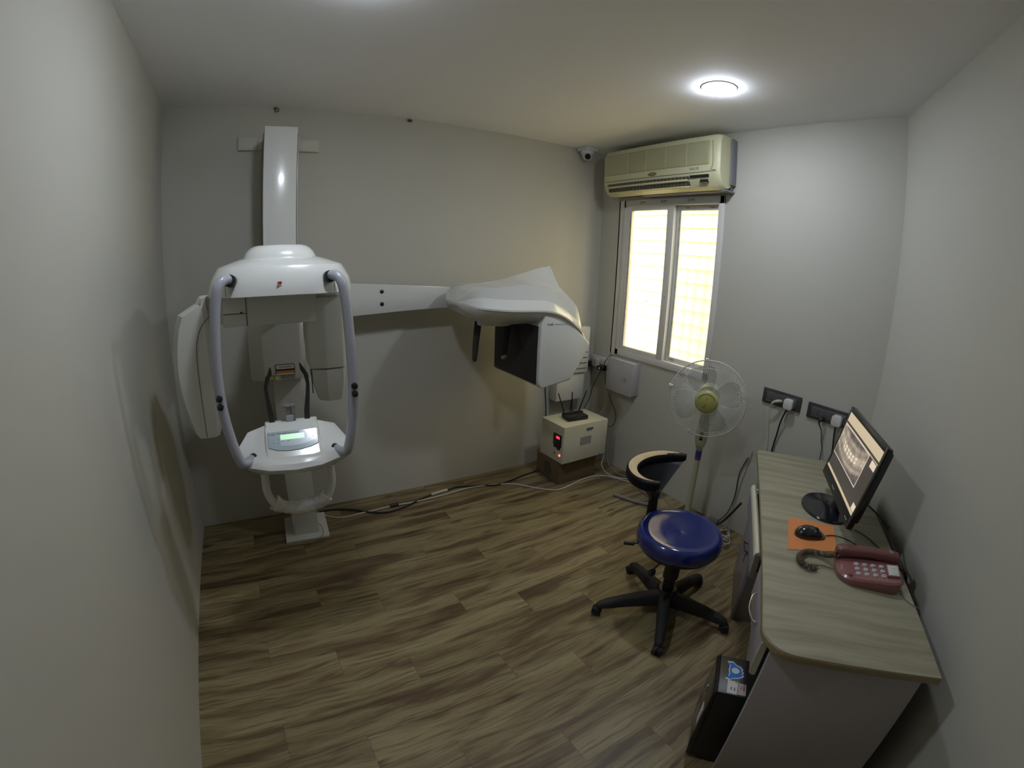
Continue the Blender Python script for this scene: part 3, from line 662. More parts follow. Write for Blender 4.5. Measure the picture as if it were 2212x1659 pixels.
# console: winged body with raised centre block, sloped control panel
a = A()
def cring(pts): return pts
top = [(-.205, -.865, .922), (-.128, -.865, .945), (.128, -.865, .945), (.202, -.865, .922), (.246, -.955, .880), (.205, -1.010, .864), (.112, -1.046, .852), (0, -1.055, .850), (-.112, -1.046, .852), (-.205, -1.010, .864), (-.252, -.955, .880)]
sh = [(-.208, -.855, .90), (-.13, -.85, .92), (.13, -.85, .92), (.205, -.855, .90), (.256, -.965, .858), (.212, -1.032, .845), (.114, -1.072, .838), (0, -1.083, .836), (-.114, -1.072, .838), (-.212, -1.032, .845), (-.262, -.965, .858)]
mid = [(-.208, -.85, .84), (-.128, -.84, .84), (.128, -.84, .84), (.205, -.85, .84), (.256, -.968, .836), (.212, -1.044, .828), (.114, -1.084, .818), (0, -1.095, .814), (-.114, -1.084, .818), (-.212, -1.044, .828), (-.262, -.968, .836)]
bot = [(x * .95, -.95 + (y + .95) * .92, .790 + abs(x) * .08) for x, y, z in mid]
b2 = [(x * .80, -.95 + (y + .95) * .7, .778) for x, y, z in mid]
a.loft([b2, bot, mid, sh, top]); co = a.build('console', 'xray_white', t, ang=30)
a = A()                                                        # raised centre block, sloping to the front
blk = [[(-.128, -.84, .90), (-.130, -.99, .86), (-.128, -1.06, .842), (.128, -1.06, .842), (.130, -.99, .86), (.128, -.84, .90)],
       [(-.122, -.848, .956), (-.119, -.927, .954), (-.116, -1.045, .848), (.116, -1.045, .848), (.119, -.927, .954), (.122, -.848, .956)],
       [(-.116, -.856, .961), (-.113, -.923, .959), (-.110, -1.036, .8565), (.110, -1.036, .8565), (.113, -.923, .959), (.116, -.856, .961)]]
a.loft(blk); a.build('control_block', 'xray_white', co, ang=30)
PB = basis((0, -.9795, .9077), (1, 0, 0), Vector((0, .113, .1025)).normalized())     # plane of the sloped face
a = A(); pts = [(-.116 + .004, .044), (-.112, -.030), (-.075, -.045), (-.03, -.052), (.03, -.052), (.075, -.045), (.112, -.030), (.112, .044)]
a.prism(pts, 0, .0016, xf=PB @ Matrix.Translation((0, 0, .0005))); pn = a.build('control_panel_border', 'ink', co)
a = A(); a.prism([(x * .985, (y + .003) * .97 - .003) for x, y in pts], 0, .0022, xf=PB @ Matrix.Translation((0, 0, .0005))); a.build('control_panel', 'panel_blue', co)
a = A(); a.prism([(-.058, .002), (-.055, -.025), (-.02, -.030), (.02, -.030), (.055, -.026), (.098, -.012), (.098, .012), (.062, .012), (.062, .002)], 0, .0027, xf=PB @ Matrix.Translation((0, 0, .0005))); a.build('panel_field', 'panel_pale', co)
a = A(); a.box(-.055, .053, .002, .027, 0, .0035, xf=PB @ Matrix.Translation((0, 0, .0003))); a.build('display', 'lcd_green', co)
a = A()
a.text('Kodak', .0115, PB @ Matrix.Translation((-.090, .033, .0032))); a.text('8000C  Digital Panoramic System', .0075, PB @ Matrix.Translation((-.018, .034, .0032)))
for x, s_ in ((-.086, '•'), (-.064, '+'), (.09, '/%')): a.text(s_, .012, PB @ Matrix.Translation((x, .004, .0035)))
for x in (-.086, -.064): a.text('▪', .012, PB @ Matrix.Translation((x, -.010, .0032)))
for x, s_ in ((-.045, 'kV'), (-.02, 'mA'), (.02, 's')): a.text(s_, .007, PB @ Matrix.Translation((x, -.005, .0035)))
a.build('panel_lettering', 'ink', co)
a = A(); a.tube([(p[0] * 1.003, p[1] - .002, p[2] - .012) for p in (mid[10], mid[9], mid[8], mid[7], mid[6], mid[5], mid[4])], .0012, 6, 6); a.build('console_seam', 'seam_dark', co)
# clear chin rest
a = A(); a.box(-.020, .014, -.89, -.862, .955, .990, .003); cr = a.build('chin_rest_base', 'xray_grey', t)
a = A(); a.box(-.017, .011, -.882, -.868, .985, 1.03, .002); a.box(-.034, .026, -.895, -.855, 1.028, 1.042, .003); a.box(.018, .024, -.885, -.865, .96, 1.03, .001); a.build('chin_rest', 'acrylic', cr)
# temple supports
for sg, P in ((-1, [(-.085, .94), (-.088, 1.0), (-.096, 1.08), (-.098, 1.125), (-.086, 1.165), (-.074, 1.182), (-.070, 1.212)]), (1, [(.076, .94), (.079, 1.0), (.090, 1.08), (.094, 1.125), (.088, 1.168), (.074, 1.195), (.064, 1.222)])):
    rr = [.013, .012, .009, .008, .010, .010, .003]
    m_ = A(); rings = []
    for (x, z), r_ in zip(P, rr): rings.append([(x - r_, -.875, z), (x + r_, -.875, z), (x + r_, -.862, z), (x - r_, -.862, z)])
    m_.loft(rings); m_.build('temple_support', 'strap_dark', t)
# U-shaped grip wrapped in bubble wrap
P = [(-.148, .80), (-.149, .74), (-.152, .675), (-.140, .622), (-.112, .590), (-.070, .571), (0, .560), (.060, .568), (.105, .586), (.138, .618), (.154, .672), (.155, .74), (.153, .80)]
a = A(); a.tube([(x, -.965, z) for x, z in P], .0185, 16, 5); gp = a.build('grip_bar', 'xray_matte', t)
random.seed(2); Pw = [(-.128, .603), (-.112, .590), (-.088, .578), (-.070, .571), (-.04, .564), (0, .560), (.035, .563), (.060, .568), (.085, .577), (.105, .586), (.122, .600)]
a = A(); a.tube([(x, -.965, z) for x, z in Pw], [.027 + random.uniform(0, .009) for _ in Pw], 28, 6); wr = a.build('bubble_wrap', 'bubble_wrap', gp)
tx_ = bpy.data.textures.new('wrap', 'CLOUDS'); tx_.noise_scale = .012; md = wr.modifiers.new('d', 'DISPLACE'); md.texture = tx_; md.strength = .012; md.mid_level = .4

# long side arm along the back wall to the cephalometric head
a = MB(); a.prism([(1.02, 1.318), (1.095, 1.325), (1.50, 1.345), (1.98, 1.36), (1.98, 1.475), (1.60, 1.496), (1.095, 1.524), (.75, 1.54), (.75, 1.318)], -.0, .055, .004, xf=basis((0, -.115, 0), (1, 0, 0), (0, 0, 1))); ta = a.build('side_arm', 'xray_white', t)
for z in (1.470, 1.392):
    a = MB(); a.lathe([(.001, .006), (.007, .006), (.0125, .003), (.0135, 0), (.001, 0)], 20, xf=basis((1.292, -.170, z), (1, 0, 0), (0, 0, 1)), cap=False); a.build('arm_screw', 'black_gloss', ta)

# cephalometric head: hood
def hood(x, yf, yb, zr, zm, zt, zp, zu):
    # section at x: y from front (yf) to back (yb); rim, mid crease, top crease, ridge, underside
    m1 = yf + (yb - yf) * .095; m2 = yf + (yb - yf) * .115; pk = yf + (yb - yf) * .52; m3 = yf + (yb - yf) * .85
    w_ = yf + (yb - yf) * .16; w2 = yf + (yb - yf) * .86
    return [(x, w_, zu), (x, yf + .010, zr - .022), (x, yf, zr - .006), (x, yf, zr + .004), (x, m1, zm), (x, m2, zt), (x, yf + (yb - yf) * .34, zt + (zp - zt) * .35), (x, pk, zp), (x, m3, zt), (x, yb, zm), (x, yb, zr), (x, w2, zu)]
st = [ # x, yf, yb, z_rim, z_mid, z_top, z_ridge, z_under
 (1.650, -.52, -.36, 1.418, 1.425, 1.432, 1.434, 1.400),
 (1.672, -.60, -.28, 1.412, 1.438, 1.462, 1.466, 1.372),
 (1.705, -.66, -.22, 1.402, 1.452, 1.497, 1.503, 1.345),
 (1.75, -.70, -.18, 1.398, 1.456, 1.515, 1.522, 1.322),
 (1.85, -.74, -.16, 1.391, 1.449, 1.518, 1.534, 1.305),
 (1.95, -.755, -.16, 1.388, 1.446, 1.527, 1.548, 1.300),
 (2.02, -.76, -.16, 1.387, 1.444, 1.533, 1.562, 1.300),
 (2.11, -.765, -.16, 1.384, 1.442, 1.520, 1.588, 1.30),
 (2.18, -.765, -.16, 1.372, 1.430, 1.503, 1.608, 1.29),
 (2.25, -.765, -.16, 1.345, 1.402, 1.482, 1.628, 1.27),
 (2.31, -.762, -.18, 1.312, 1.370, 1.462, 1.640, 1.245),
 (2.335, -.758, -.20, 1.295, 1.352, 1.450, 1.635, 1.225),
 (2.39, -.75, -.24, 1.255, 1.31, 1.40, 1.50, 1.19),
 (2.43, -.73, -.28, 1.222, 1.268, 1.33, 1.41, 1.165),
 (2.470, -.70, -.34, 1.188, 1.218, 1.25, 1.28, 1.155),
 (2.490, -.66, -.40, 1.170, 1.18, 1.19, 1.20, 1.158)]
sf = []
for i in range(len(st) - 1):
    p0, p1, p2, p3 = st[max(i - 1, 0)], st[i], st[i + 1], st[min(i + 2, len(st) - 1)]
    for k in range(5):
        q = k / 5; sf.append([0.5 * ((2 * b_) + (c_ - a_) * q + (2 * a_ - 5 * b_ + 4 * c_ - d_) * q * q + (3 * b_ - a_ - 3 * c_ + d_) * q ** 3) for a_, b_, c_, d_ in zip(p0, p1, p2, p3)])
sf.append(list(st[-1]))
a = MB(); a.loft([hood(*q) for q in sf]); ho = a.build('ceph_hood', 'xray_white', t, ang=180)
for e in ho.data.edges:                                        # crisp creases only along the rim, the two bands and the ridge
    v0, v1 = e.vertices
    if v0 % 12 == v1 % 12 and v0 % 12 in (2, 3, 4, 5, 7): e.use_edge_sharp = True
a = MB(); a.tube([(q[0], q[1] - .001, q[3] - .008) for q in st[2:-1]], .0013, 6, 3); a.build('hood_seam', 'seam_dark', ho)
a = MB(); a.box(1.80, 1.90, -.20, -.12, 1.49, 1.515, .006); a.build('arm_clamp', 'xray_white', ho)
# detector housing (fin) under the hood
fin = [(2.105, 1.365), (2.25, 1.335), (2.34, 1.280), (2.43, 1.205), (2.476, 1.168), (2.462, 1.13), (2.42, 1.065), (2.365, .985), (2.335, .940), (2.115, .905), (2.098, .915), (2.085, .95), (2.083, 1.15), (2.086, 1.285), (2.105, 1.335)]
a = MB(); a.prism(fin, 0, .57, .010, 3, xf=basis((0, -.180, 0), (1, 0, 0), (0, 0, 1))); fi = a.build('detector_housing', 'xray_white', t, ang=30)
a = MB(); a.box(2.078, 2.086, -.722, -.205, .930, 1.290, .002); a.build('detector_screen', 'cassette_dark', fi)
a = MB(); a.text('Kodak', .017, basis((2.128, -.7515, 1.303), (1, 0, 0), (0, 0, 1)), align='LEFT'); a.build('brand_lettering', 'teal_text', fi)
a = MB(); a.text('8000C  Digital Panoramic and Cephalometric', .0095, basis((2.185, -.7515, 1.302), (1, 0, 0), (0, 0, 1)), align='LEFT', sx=.8); a.build('model_lettering', 'box_grey', fi)
# rotating rod carrier and rods
a = MB(); a.box(1.80, 2.10, -.52, -.38, 1.275, 1.312, .006); a.cyl((1.95, -.45, 1.27), (1.95, -.45, 1.32), .09, seg=32); cr_ = a.build('rod_carrier', 'xray_matte', t)
def rod(x, y, z0, z1, lean):
    m_ = MB(); m_.tube([(x, y, z0), (x - lean * .25, y, z0 - (z0 - z1) * .3), (x - lean * .7, y - .01, z0 - (z0 - z1) * .7), (x - lean, y - .02, z1)], [.022, .021, .018, .014], 14, 5); m_.ball((x - lean, y - .02, z1), .013, .010, .012, 12, 8)
    m_.build('ear_rod', 'black_rubber', cr_)
rod(1.815, -.46, 1.295, 1.06, .030); rod(2.045, -.44, 1.295, 1.05, .040)
a = MB(); a.box(1.825, 1.845, -.487, -.478, 1.268, 1.284); a.build('rod_tag', 'label_white', cr_)
a = MB(); a.cyl((1.99, -.50, 1.068), (1.965, -.51, 1.066), .012, seg=12); a.build('ear_tip', 'acrylic', cr_)
# ================================================================ CORNER: carton, voltage stabilizer, router
t = thing('cardboard_box', 'brown cardboard carton on the floor under the cream stabilizer', 'carton', (2.71, -.30, 0))
a = MB(); a.box(2.532, 2.905, -.447, -.150, 0, .188, .003); cb = a.build('carton', 'cardboard', t)
a = MB(); a.box(2.526, 2.911, -.452, -.146, .170, .194, .004); a.build('lid_edge', 'card_tape', t)
a = MB(); a.prism([(-.05, -.05), (.04, -.055), (.05, .0), (.02, .055), (-.045, .05)], 0, .0012, xf=basis((2.5322, -.305, .092), (0, -1, 0), (0, 0, 1)))
a.text('FRAGILE', .03, basis((2.70, -.4485, .10), (1, 0, 0), (0, 0, 1)), sx=.9) if False else None
a.build('printed_mark', 'card_print', cb)
t = thing('voltage_stabilizer', 'cream metal voltage stabilizer with red display on the cardboard carton', 'stabilizer', (2.72, -.36, .194))
SM = Matrix.Translation((2.72, -.365, 0)) @ Matrix.Rotation(R(1.5), 4, 'Z') @ Matrix.Translation((-2.72, .365, 0))
def B(): return MB(SM)
a = B(); a.box(2.503, 2.940, -.505, -.225, .208, .500, .003); sb = a.build('casing', 'cream_metal', t)
for x in (2.55, 2.90):
    for y in (-.48, -.25):
        a = B(); a.cyl((x, y, .194), (x, y, .209), .012, seg=12); a.build('foot', 'black_rubber', t)
a = B(); a.box(2.497, 2.505, -.482, -.385, .335, .430, .003); mt = a.build('display_housing', 'black_plastic', t)
a = B(); a.box(2.4955, 2.499, -.462, -.424, .396, .414); a.build('digital_display', 'led_red', mt)
a = B(); a.box(2.495, 2.505, -.470, -.432, .310, .336, .004); a.box(2.495, 2.505, -.425, -.395, .318, .336, .004); a.build('terminal_knobs', 'black_plastic', mt)
a = B(); a.ball((2.501, -.468, .268), .005, .010, .008, 12, 8); a.build('pilot_lamp', 'led_orange', t)
a = B(); a.prism([(-.008, -.008), (.008, -.008), (0, .010)], 0, .004, xf=basis((2.5035, -.405, .270), (0, -1, 0), (0, 0, 1))); a.build('warning_mark', 'seam_dark', t)
a = B(); a.box(2.665, 2.775, -.5063, -.504, .330, .395); a.build('spec_label', 'grey_label', t)
a = B(); a.prism(rrect(-.034, .034, -.010, .010, .0098), 0, .004, xf=basis((2.752, -.5045, .452), (1, 0, 0), (0, 0, 1))); hs = a.build('hand_slot', 'grey_label', t)
a = B(); a.prism(rrect(-.034, .034, .002, .010, .0038), 0, .002, xf=basis((2.752, -.5085, .452), (1, 0, 0), (0, 0, 1))); a.build('slot_shadow_lip', 'seam_dark', hs)
for x, z in ((2.52, .30), (2.56, .225), (2.88, .225), (2.92, .36)):
    a = B(); a.cyl((x, -.507, z), (x, -.503, z), .003, seg=8); a.build('screw', 'seam_dark', t)
a = B(); a.cyl((2.62, -.40, .499), (2.62, -.40, .502), .003, seg=8); a.build('screw', 'seam_dark', t)
# router
RO = basis((2.665, -.335, .5005), (math.cos(R(-14)), math.sin(R(-14)), 0), (-math.sin(R(-14)), math.cos(R(-14)), 0))
RO = basis((2.705, -.385, .5005), (math.cos(R(-6)), math.sin(R(-6)), 0), (0, 1, 0))
t = thing('wifi_router', 'black three-antenna router standing on top of the cream stabilizer', 'router', (2.705, -.385, .5005))
a = MB(RO); a.box(-.090, .090, -.045, .060, .004, .034, .007); a.box(-.09, .09, .03, .062, .004, .045, .006); rb_ = a.build('case', 'black_plastic', t)
for x in (-.07, .07): a = MB(RO); a.box(x - .01, x + .01, -.03, .04, 0, .006); a.build('foot', 'black_rubber', t)
for x, dx, dy in ((-.072, -.050, .02), (.0, .002, .02), (.062, .075, .02)):
    a = MB(RO); a.tube([(x, .055, .035), (x + dx * .12, .057, .06), (x + dx, .055 + dy, .195)], [.006, .0058, .0042], 10, 3); a.build('antenna', 'black_plastic', t)
a = MB(RO); a.ball((.0, -.046, .026), .0022, seg=8, rng=6); a.ball((-.004, -.0465, .012), .0022, seg=8, rng=6); a.build('status_light', 'label_white', rb_)

# ================================================================ PEDESTAL FAN
t = thing('pedestal_fan', 'pale pedestal fan with yellow hub between the window and the desk', 'fan', (2.93, -1.385, 0))
fxp = Vector((2.93, -1.385, 0))
a = MB(Matrix.Translation(fxp)); a.lathe([(.001, 0), (.16, 0), (.163, .010), (.13, .028), (.05, .042), (.03, .06), (.001, .06)], 40, cap=False); a.build('base', 'fan_body', t)
a = MB(Matrix.Translation(fxp)); a.tube([(.0, 0, .05), (0, 0, .62)], [.021, .018], 18); a.build('pole', 'fan_body', t)
a = MB(Matrix.Translation(fxp)); a.lathe([(.0195, .505), (.0205, .507), (.0205, .575), (.0195, .577)], 20, cap=False); bt = a.build('tape_band', 'tape_blue', t)
a = MB(Matrix.Translation(fxp)); a.torus((0, 0, .515), .0195, .0065, 16, 6, a0=R(165), a1=R(250)); a.build('red_tape', 'tape_red', bt)
hub = Vector((2.775, -1.487, .957))
ax = Vector((-.86, -.50, -.03)).normalized()                    # the head faces level into the room
sx_ = Vector((0, 0, 1)).cross(ax).normalized(); sy_ = ax.cross(sx_)
HB = Matrix(((sx_.x, sy_.x, ax.x, hub.x), (sx_.y, sy_.y, ax.y, hub.y), (sx_.z, sy_.z, ax.z, hub.z), (0, 0, 0, 1)))
# control box on the pole, facing the same way
cbm = basis(fxp + Vector((0, 0, .57)), (-ax.y * -1, ax.x * -1, 0), (0, 0, 1))
cbm = basis(fxp + Vector((0, 0, .57)), (sx_.x, sx_.y, 0), (0, 0, 1))
a = MB(cbm); a.loft([[(x * k, y, z * k2) for x, z in rrect(-.040, .040, -.032, .034, .022, 4)] for k, k2, y in ((.45, .6, 0), (.72, .9, .03), (.95, 1, .07), (1, 1, .12), (.93, .95, .16), (.82, .85, .19), (.72, .75, .22))]); cbx = a.build('control_box', 'fan_body', t)
for i, (z, m_) in enumerate(((.150, 'fan_wire'), (.125, 'black_plastic'), (.105, 'black_plastic'), (.085, 'black_plastic'))):
    a = MB(cbm); a.lathe([(.001, .006), (.009, .005), (.0115, 0), (.001, 0)], 16, xf=Matrix.Translation((0, z, .034)) @ Matrix.Diagonal((1.1, .75, 1, 1)), cap=False); a.build('button', m_, cbx)
a = MB(cbm); a.lathe([(.001, .016), (.014, .014), (.017, 0), (.001, 0)], 20, xf=Matrix.Translation((0, .212, .030)), cap=False); a.build('timer_dial', 'fan_body', cbx)
# motor and neck
a = MB(HB); a.lathe([(.001, -.185), (.03, -.182), (.055, -.165), (.068, -.13), (.070, -.09), (.066, -.055), (.001, -.055)], 28, cap=False); mo = a.build('motor_housing', 'fan_body', t)
a = MB(); p_ = HB @ Vector((0, -.03, -.12)); a.tube([fxp + Vector((0, 0, .76)), fxp + Vector((0, 0, .83)), (fxp + Vector((0, 0, .86)) + p_) / 2 + Vector((0, 0, 0)), p_], [.030, .028, .028, .03], 14, 4); a.build('neck', 'fan_body', mo)
# guard cage: rings and fine radial wires, front and back halves
a = MB(HB); a.torus((0, 0, -.005), .231, .0040, 72, 8); a.build('guard_rim', 'fan_wire', t)
gf = MB(HB); gb = MB(HB)
NW = 96
for i in range(NW):
    th_ = 2 * PI * i / NW; tw = R(16)
    P = []; Q = []
    for k, (r_, z_) in enumerate(((.066, .052), (.12, .050), (.175, .042), (.212, .022), (.228, -.004))):
        an = th_ + tw * (r_ - .066) / .162; P.append((r_ * math.cos(an), r_ * math.sin(an), z_))
    for k, (r_, z_) in enumerate(((.06, -.075), (.12, -.075), (.18, -.068), (.215, -.045), (.228, -.006))):
        an = th_ - tw * (r_ - .06) / .168; Q.append((r_ * math.cos(an), r_ * math.sin(an), z_))
    gf.tube(P, .0008, 4, 1); gb.tube(Q, .0008, 4, 1)
gf.torus((0, 0, .030), .192, .0011, 64, 5); gf.torus((0, 0, .051), .07, .002, 40, 5); gb.torus((0, 0, -.066), .185, .0012, 64, 5)
gf.build('front_guard', 'fan_wire', t); gb.build('rear_guard', 'fan_wire', t)
a = MB(HB)
for i, an in enumerate((78, 158, 8)): a.box(.220, .243, -.008, .008, -.016, .008, .002, xf=Matrix.Rotation(R(an + 90), 4, 'Z'))
a.build('guard_clip', 'fan_wire', t)
a = MB(HB)
for k in range(4):
    an0 = R(20 + 90 * k); rings = []
    for r_, wd, tl_ in ((.035, .030, .020), (.08, .060, .024), (.13, .082, .022), (.175, .080, .018), (.198, .050, .014)):
        rings.append([(r_ * math.cos(an0) - s_ * wd * math.sin(an0) * 1.0, r_ * math.sin(an0) + s_ * wd * math.cos(an0), s_ * tl_ + dz) for s_, dz in ((-1, -.001), (0, -.004), (1, -.001), (1, .001), (0, -.002), (-1, .001))])
    a.loft(rings)
a.build('blade', 'fan_blade', t)
a = MB(HB); a.lathe([(.001, .068), (.045, .066), (.060, .061), (.068, .053), (.070, .045), (.001, .045)], 40, cap=False); hb = a.build('hub_cap', 'fan_yellow', t)
a = MB(HB); a.torus((0, 0, .0655), .052, .0012, 40, 5, a0=R(20), a1=R(160)); a.build('hub_groove', 'ac_dark', hb)
a = MB(HB); a.text('Swing', .021, Matrix.Translation((-.004, -.012, .0672)) @ Matrix.Rotation(R(-97), 4, 'Z'), sx=.9); a.text('ventura', .009, Matrix.Translation((.012, -.008, .0672)) @ Matrix.Rotation(R(-97), 4, 'Z')) if False else None; a.ball((.002, .020, .0665), .0038, .0050, .0012, 10, 6); a.torus((-.013, -.018, .067), .012, .0007, 20, 4, a0=R(150), a1=R(250)); a.build('hub_lettering', 'ac_dark', hb)

# ================================================================ STOOL
sc0 = Vector((2.165, -1.872, 0))
t = thing('rolling_stool', 'round glossy blue stool on a black five-star base with curved black backrest', 'stool', (2.165, -1.872, 0))
C_ = Matrix.Translation(sc0 + Vector((.010, 0, 0)))
a = MB(C_); a.lathe([(.001, .492), (.10, .498), (.155, .504), (.182, .506), (.195, .502), (.205, .490), (.210, .472), (.211, .450), (.208, .432), (.198, .420), (.001, .418)], 64, cap=False); st_ = a.build('seat', 'seat_blue', t, ang=60)
a = MB(C_); a.lathe([(.001, .419), (.19, .421), (.188, .405), (.001, .405)], 48, cap=False); a.build('seat_pan', 'black_plastic', t)
a = MB(C_); a.tube([(0, 0, .40), (0, 0, .37), (0, 0, .36), (0, 0, .22), (0, 0, .215)], [.05, .05, .036, .040, .036], 24); a.tube([(0, 0, .22), (0, 0, .10)], .030, 20); a.build('gas_lift', 'black_plastic', t)
a = MB(C_); a.lathe([(.001, .06), (.050, .06), (.056, .08), (.056, .13), (.045, .15), (.001, .15)], 28, cap=False); a.build('hub', 'black_plastic', t)
wheels = [(1.872, -1.707), (2.247, -1.559), (1.927, -2.069), (2.297, -2.169), (2.484, -1.856)]
for (x, y) in wheels:
    d_ = Vector((x - sc0.x, y - sc0.y, 0)); L = d_.length; u_ = d_ / L; L = max(L, .29); n_ = Vector((-u_.y, u_.x, 0))
    a = MB(); rings = []
    for r_, hw, z0, z1 in ((.02, .032, .055, .135), (.10, .028, .060, .128), (.20, .024, .058, .112), (.27, .023, .052, .094), (.305, .020, .050, .080), (.318, .012, .050, .068)):
        r_ = r_ * (L + .01) / .31; c = sc0 + u_ * r_
        rings.append([tuple(c + n_ * s_ + Vector((0, 0, z))) for s_, z in ((-hw, z0), (hw, z0), (hw, z1 - .012), (hw * .55, z1), (-hw * .55, z1), (-hw, z1 - .012))])
    a.loft(rings); lg = a.build('leg', 'black_rubber', t, ang=50)
    wc = sc0 + u_ * (L + .005); sw = random.uniform(-.8, .8); wd = (u_ * math.cos(sw) + n_ * math.sin(sw)); wn_ = Vector((-wd.y, wd.x, 0)); cc_ = wc + wd * .008
    a = MB()
    for s_ in (-1, 1): a.cyl(cc_ + wn_ * s_ * .005 + Vector((0, 0, .0255)), cc_ + wn_ * s_ * .024 + Vector((0, 0, .0255)), .0255, .021, 20)
    ca_ = a.build('caster', 'black_rubber', lg)
    # stem
    lg_ = MB(); lg_.cyl(wc + Vector((0, 0, .03)), wc + Vector((0, 0, .065)), .008, seg=10); lg_.ball(tuple(cc_ + Vector((0, 0, .034))), .018, .018, .020, 14, 8); lg_.build('caster_hood', 'black_plastic', lg)
# height levers
a = MB(); a.tube([(2.10, -1.80, .405), (2.055, -1.755, .398), (2.025, -1.722, .394)], .004, 8); l_ = a.build('lever', 'black_plastic', t)
a = MB(); a.box(-.030, .024, -.014, .014, -.006, .006, .005, xf=basis((2.005, -1.703, .392), (-.7, .7, 0), (.7, .7, 0))); a.build('lever_paddle', 'black_plastic', l_)
a = MB(); a.tube([(2.06, -1.92, .405), (2.02, -1.895, .375), (2.005, -1.885, .345)], .004, 8); l_ = a.build('lever', 'black_plastic', t)
a = MB(); a.box(-.018, .018, -.012, .012, -.018, .012, .006, xf=Matrix.Translation((2.0, -1.882, .33))); a.build('lever_paddle', 'black_plastic', l_)
# backrest post
pb = Vector((2.262, -1.598, 0))
a = MB(); a.tube([(2.20, -1.79, .398), (2.235, -1.68, .392), (2.26, -1.62, .392), (2.268, -1.598, .40)], .015, 10, 4); a.tube([(2.272, -1.598, .385), (2.268, -1.60, .47), (2.262, -1.605, .535)], [.026, .026, .023], 16, 2); po = a.build('backrest_post', 'black_rubber', t)
# backrest: scooped pad from a small root above the post to a crescent rim
cc0 = Vector((2.262, -1.712)); Bq = Vector((2.255, -1.612))
A0, A1 = R(205), R(25)                                        # from the near wing round the back to the far wing
def rimpt(k):                                                 # k 0..1
    pts = [(2.105, -1.752), (2.068, -1.695), (2.072, -1.622), (2.115, -1.555), (2.182, -1.512), (2.262, -1.492), (2.352, -1.500), (2.435, -1.542), (2.486, -1.606)]
    f_ = k * (len(pts) - 1); i = min(int(f_), len(pts) - 2); t_ = f_ - i
    p0, p1, p2, p3 = pts[max(i - 1, 0)], pts[i], pts[i + 1], pts[min(i + 2, len(pts) - 1)]
    return Vector([0.5 * (2 * p1[j] + (p2[j] - p0[j]) * t_ + (2 * p0[j] - 5 * p1[j] + 4 * p2[j] - p3[j]) * t_ ** 2 + (3 * p1[j] - p0[j] - 3 * p2[j] + p3[j]) * t_ ** 3) for j in (0, 1)])
n = 28; rings = []; ZT = .722
for i in range(n + 1):
    k = i / n; p = rimpt(k); q = rimpt(min(k + .01, 1)); p_b = rimpt(max(k - .01, 0)); tg = (q - p_b).normalized(); no = Vector((-tg.y, tg.x))   # outward (left of travel)
    e_ = min(1, min(k, 1 - k) / .10); e_ = math.sqrt(max(e_, .02)); th_ = (.017 + .014 * math.sin(PI * min(1, (1.0 - k) ** .8))) * (.45 + .55 * e_)
    dz = .052 * (.55 + .45 * e_)
    prof_ = [(-.55, 0.0), (.55, 0.0), (.9, -.006), (1.0, -.018), (1.0, -dz * .8), (.8, -dz), (-.8, -dz), (-1, -dz * .8), (-1, -.018), (-.9, -.006)]
    rings.append([(p.x + no.x * o_ * th_, p.y + no.y * o_ * th_, ZT + z_) for o_, z_ in prof_])
a = MB(); a.loft(rings); br = a.build('backrest', 'pad_black', t, ang=60)
# worn tan strip along the top of the rim
strip = []
for i in range(2, n - 1):
    k = i / n; p = rimpt(k); q = rimpt(min(k + .01, 1)); p_b = rimpt(max(k - .01, 0)); tg = (q - p_b).normalized(); no = Vector((-tg.y, tg.x))
    tp = min(1, min(k - .05, .97 - k) / .14); th_ = (.016 + .014 * math.sin(PI * (1 - k) ** .8)) * max(.12, tp)
    strip.append([(p.x + no.x * o_ * th_, p.y + no.y * o_ * th_, ZT + z_) for o_, z_ in ((-.85, -.004), (-.5, .0012), (.3, .0016), (.68, .0012), (.68, -.002), (-.85, -.008))])
a = MB(); a.loft(strip); a.build('worn_top', 'worn_tan', br, ang=60)
# scoop below the rim
a = MB(); outer = []; 
for lv in range(9):
    s_ = lv / 8; row_ = []
    z = ZT - .038 - (ZT - .038 - .52) * s_
    g = (1 - s_) ** 1.05
    for i in range(n + 1):
        p = rimpt(.02 + .96 * i / n); o_ = Bq + (p - Bq) * (g * .985 + .10 * (1 - g)); row_.append((o_.x, o_.y, z))
    for i in range(n, -1, -1):
        p = rimpt(.02 + .96 * i / n); o_ = Bq + (p - Bq) * (g * .985 + .10 * (1 - g)); c_ = (cc0 - p).normalized() * .010 * (1 - .6 * s_); row_.append((o_.x + c_.x, o_.y + c_.y, z + .002))
    outer.append(row_)
a.loft(outer); a.build('backrest_shell', 'pad_black', br, ang=60)
a = MB(); a.tube([(2.266, -1.602, .515), (2.256, -1.608, .56), (2.235, -1.615, .60)], [.024, .034, .02], 14); a.build('backrest_bracket', 'black_plastic', br)

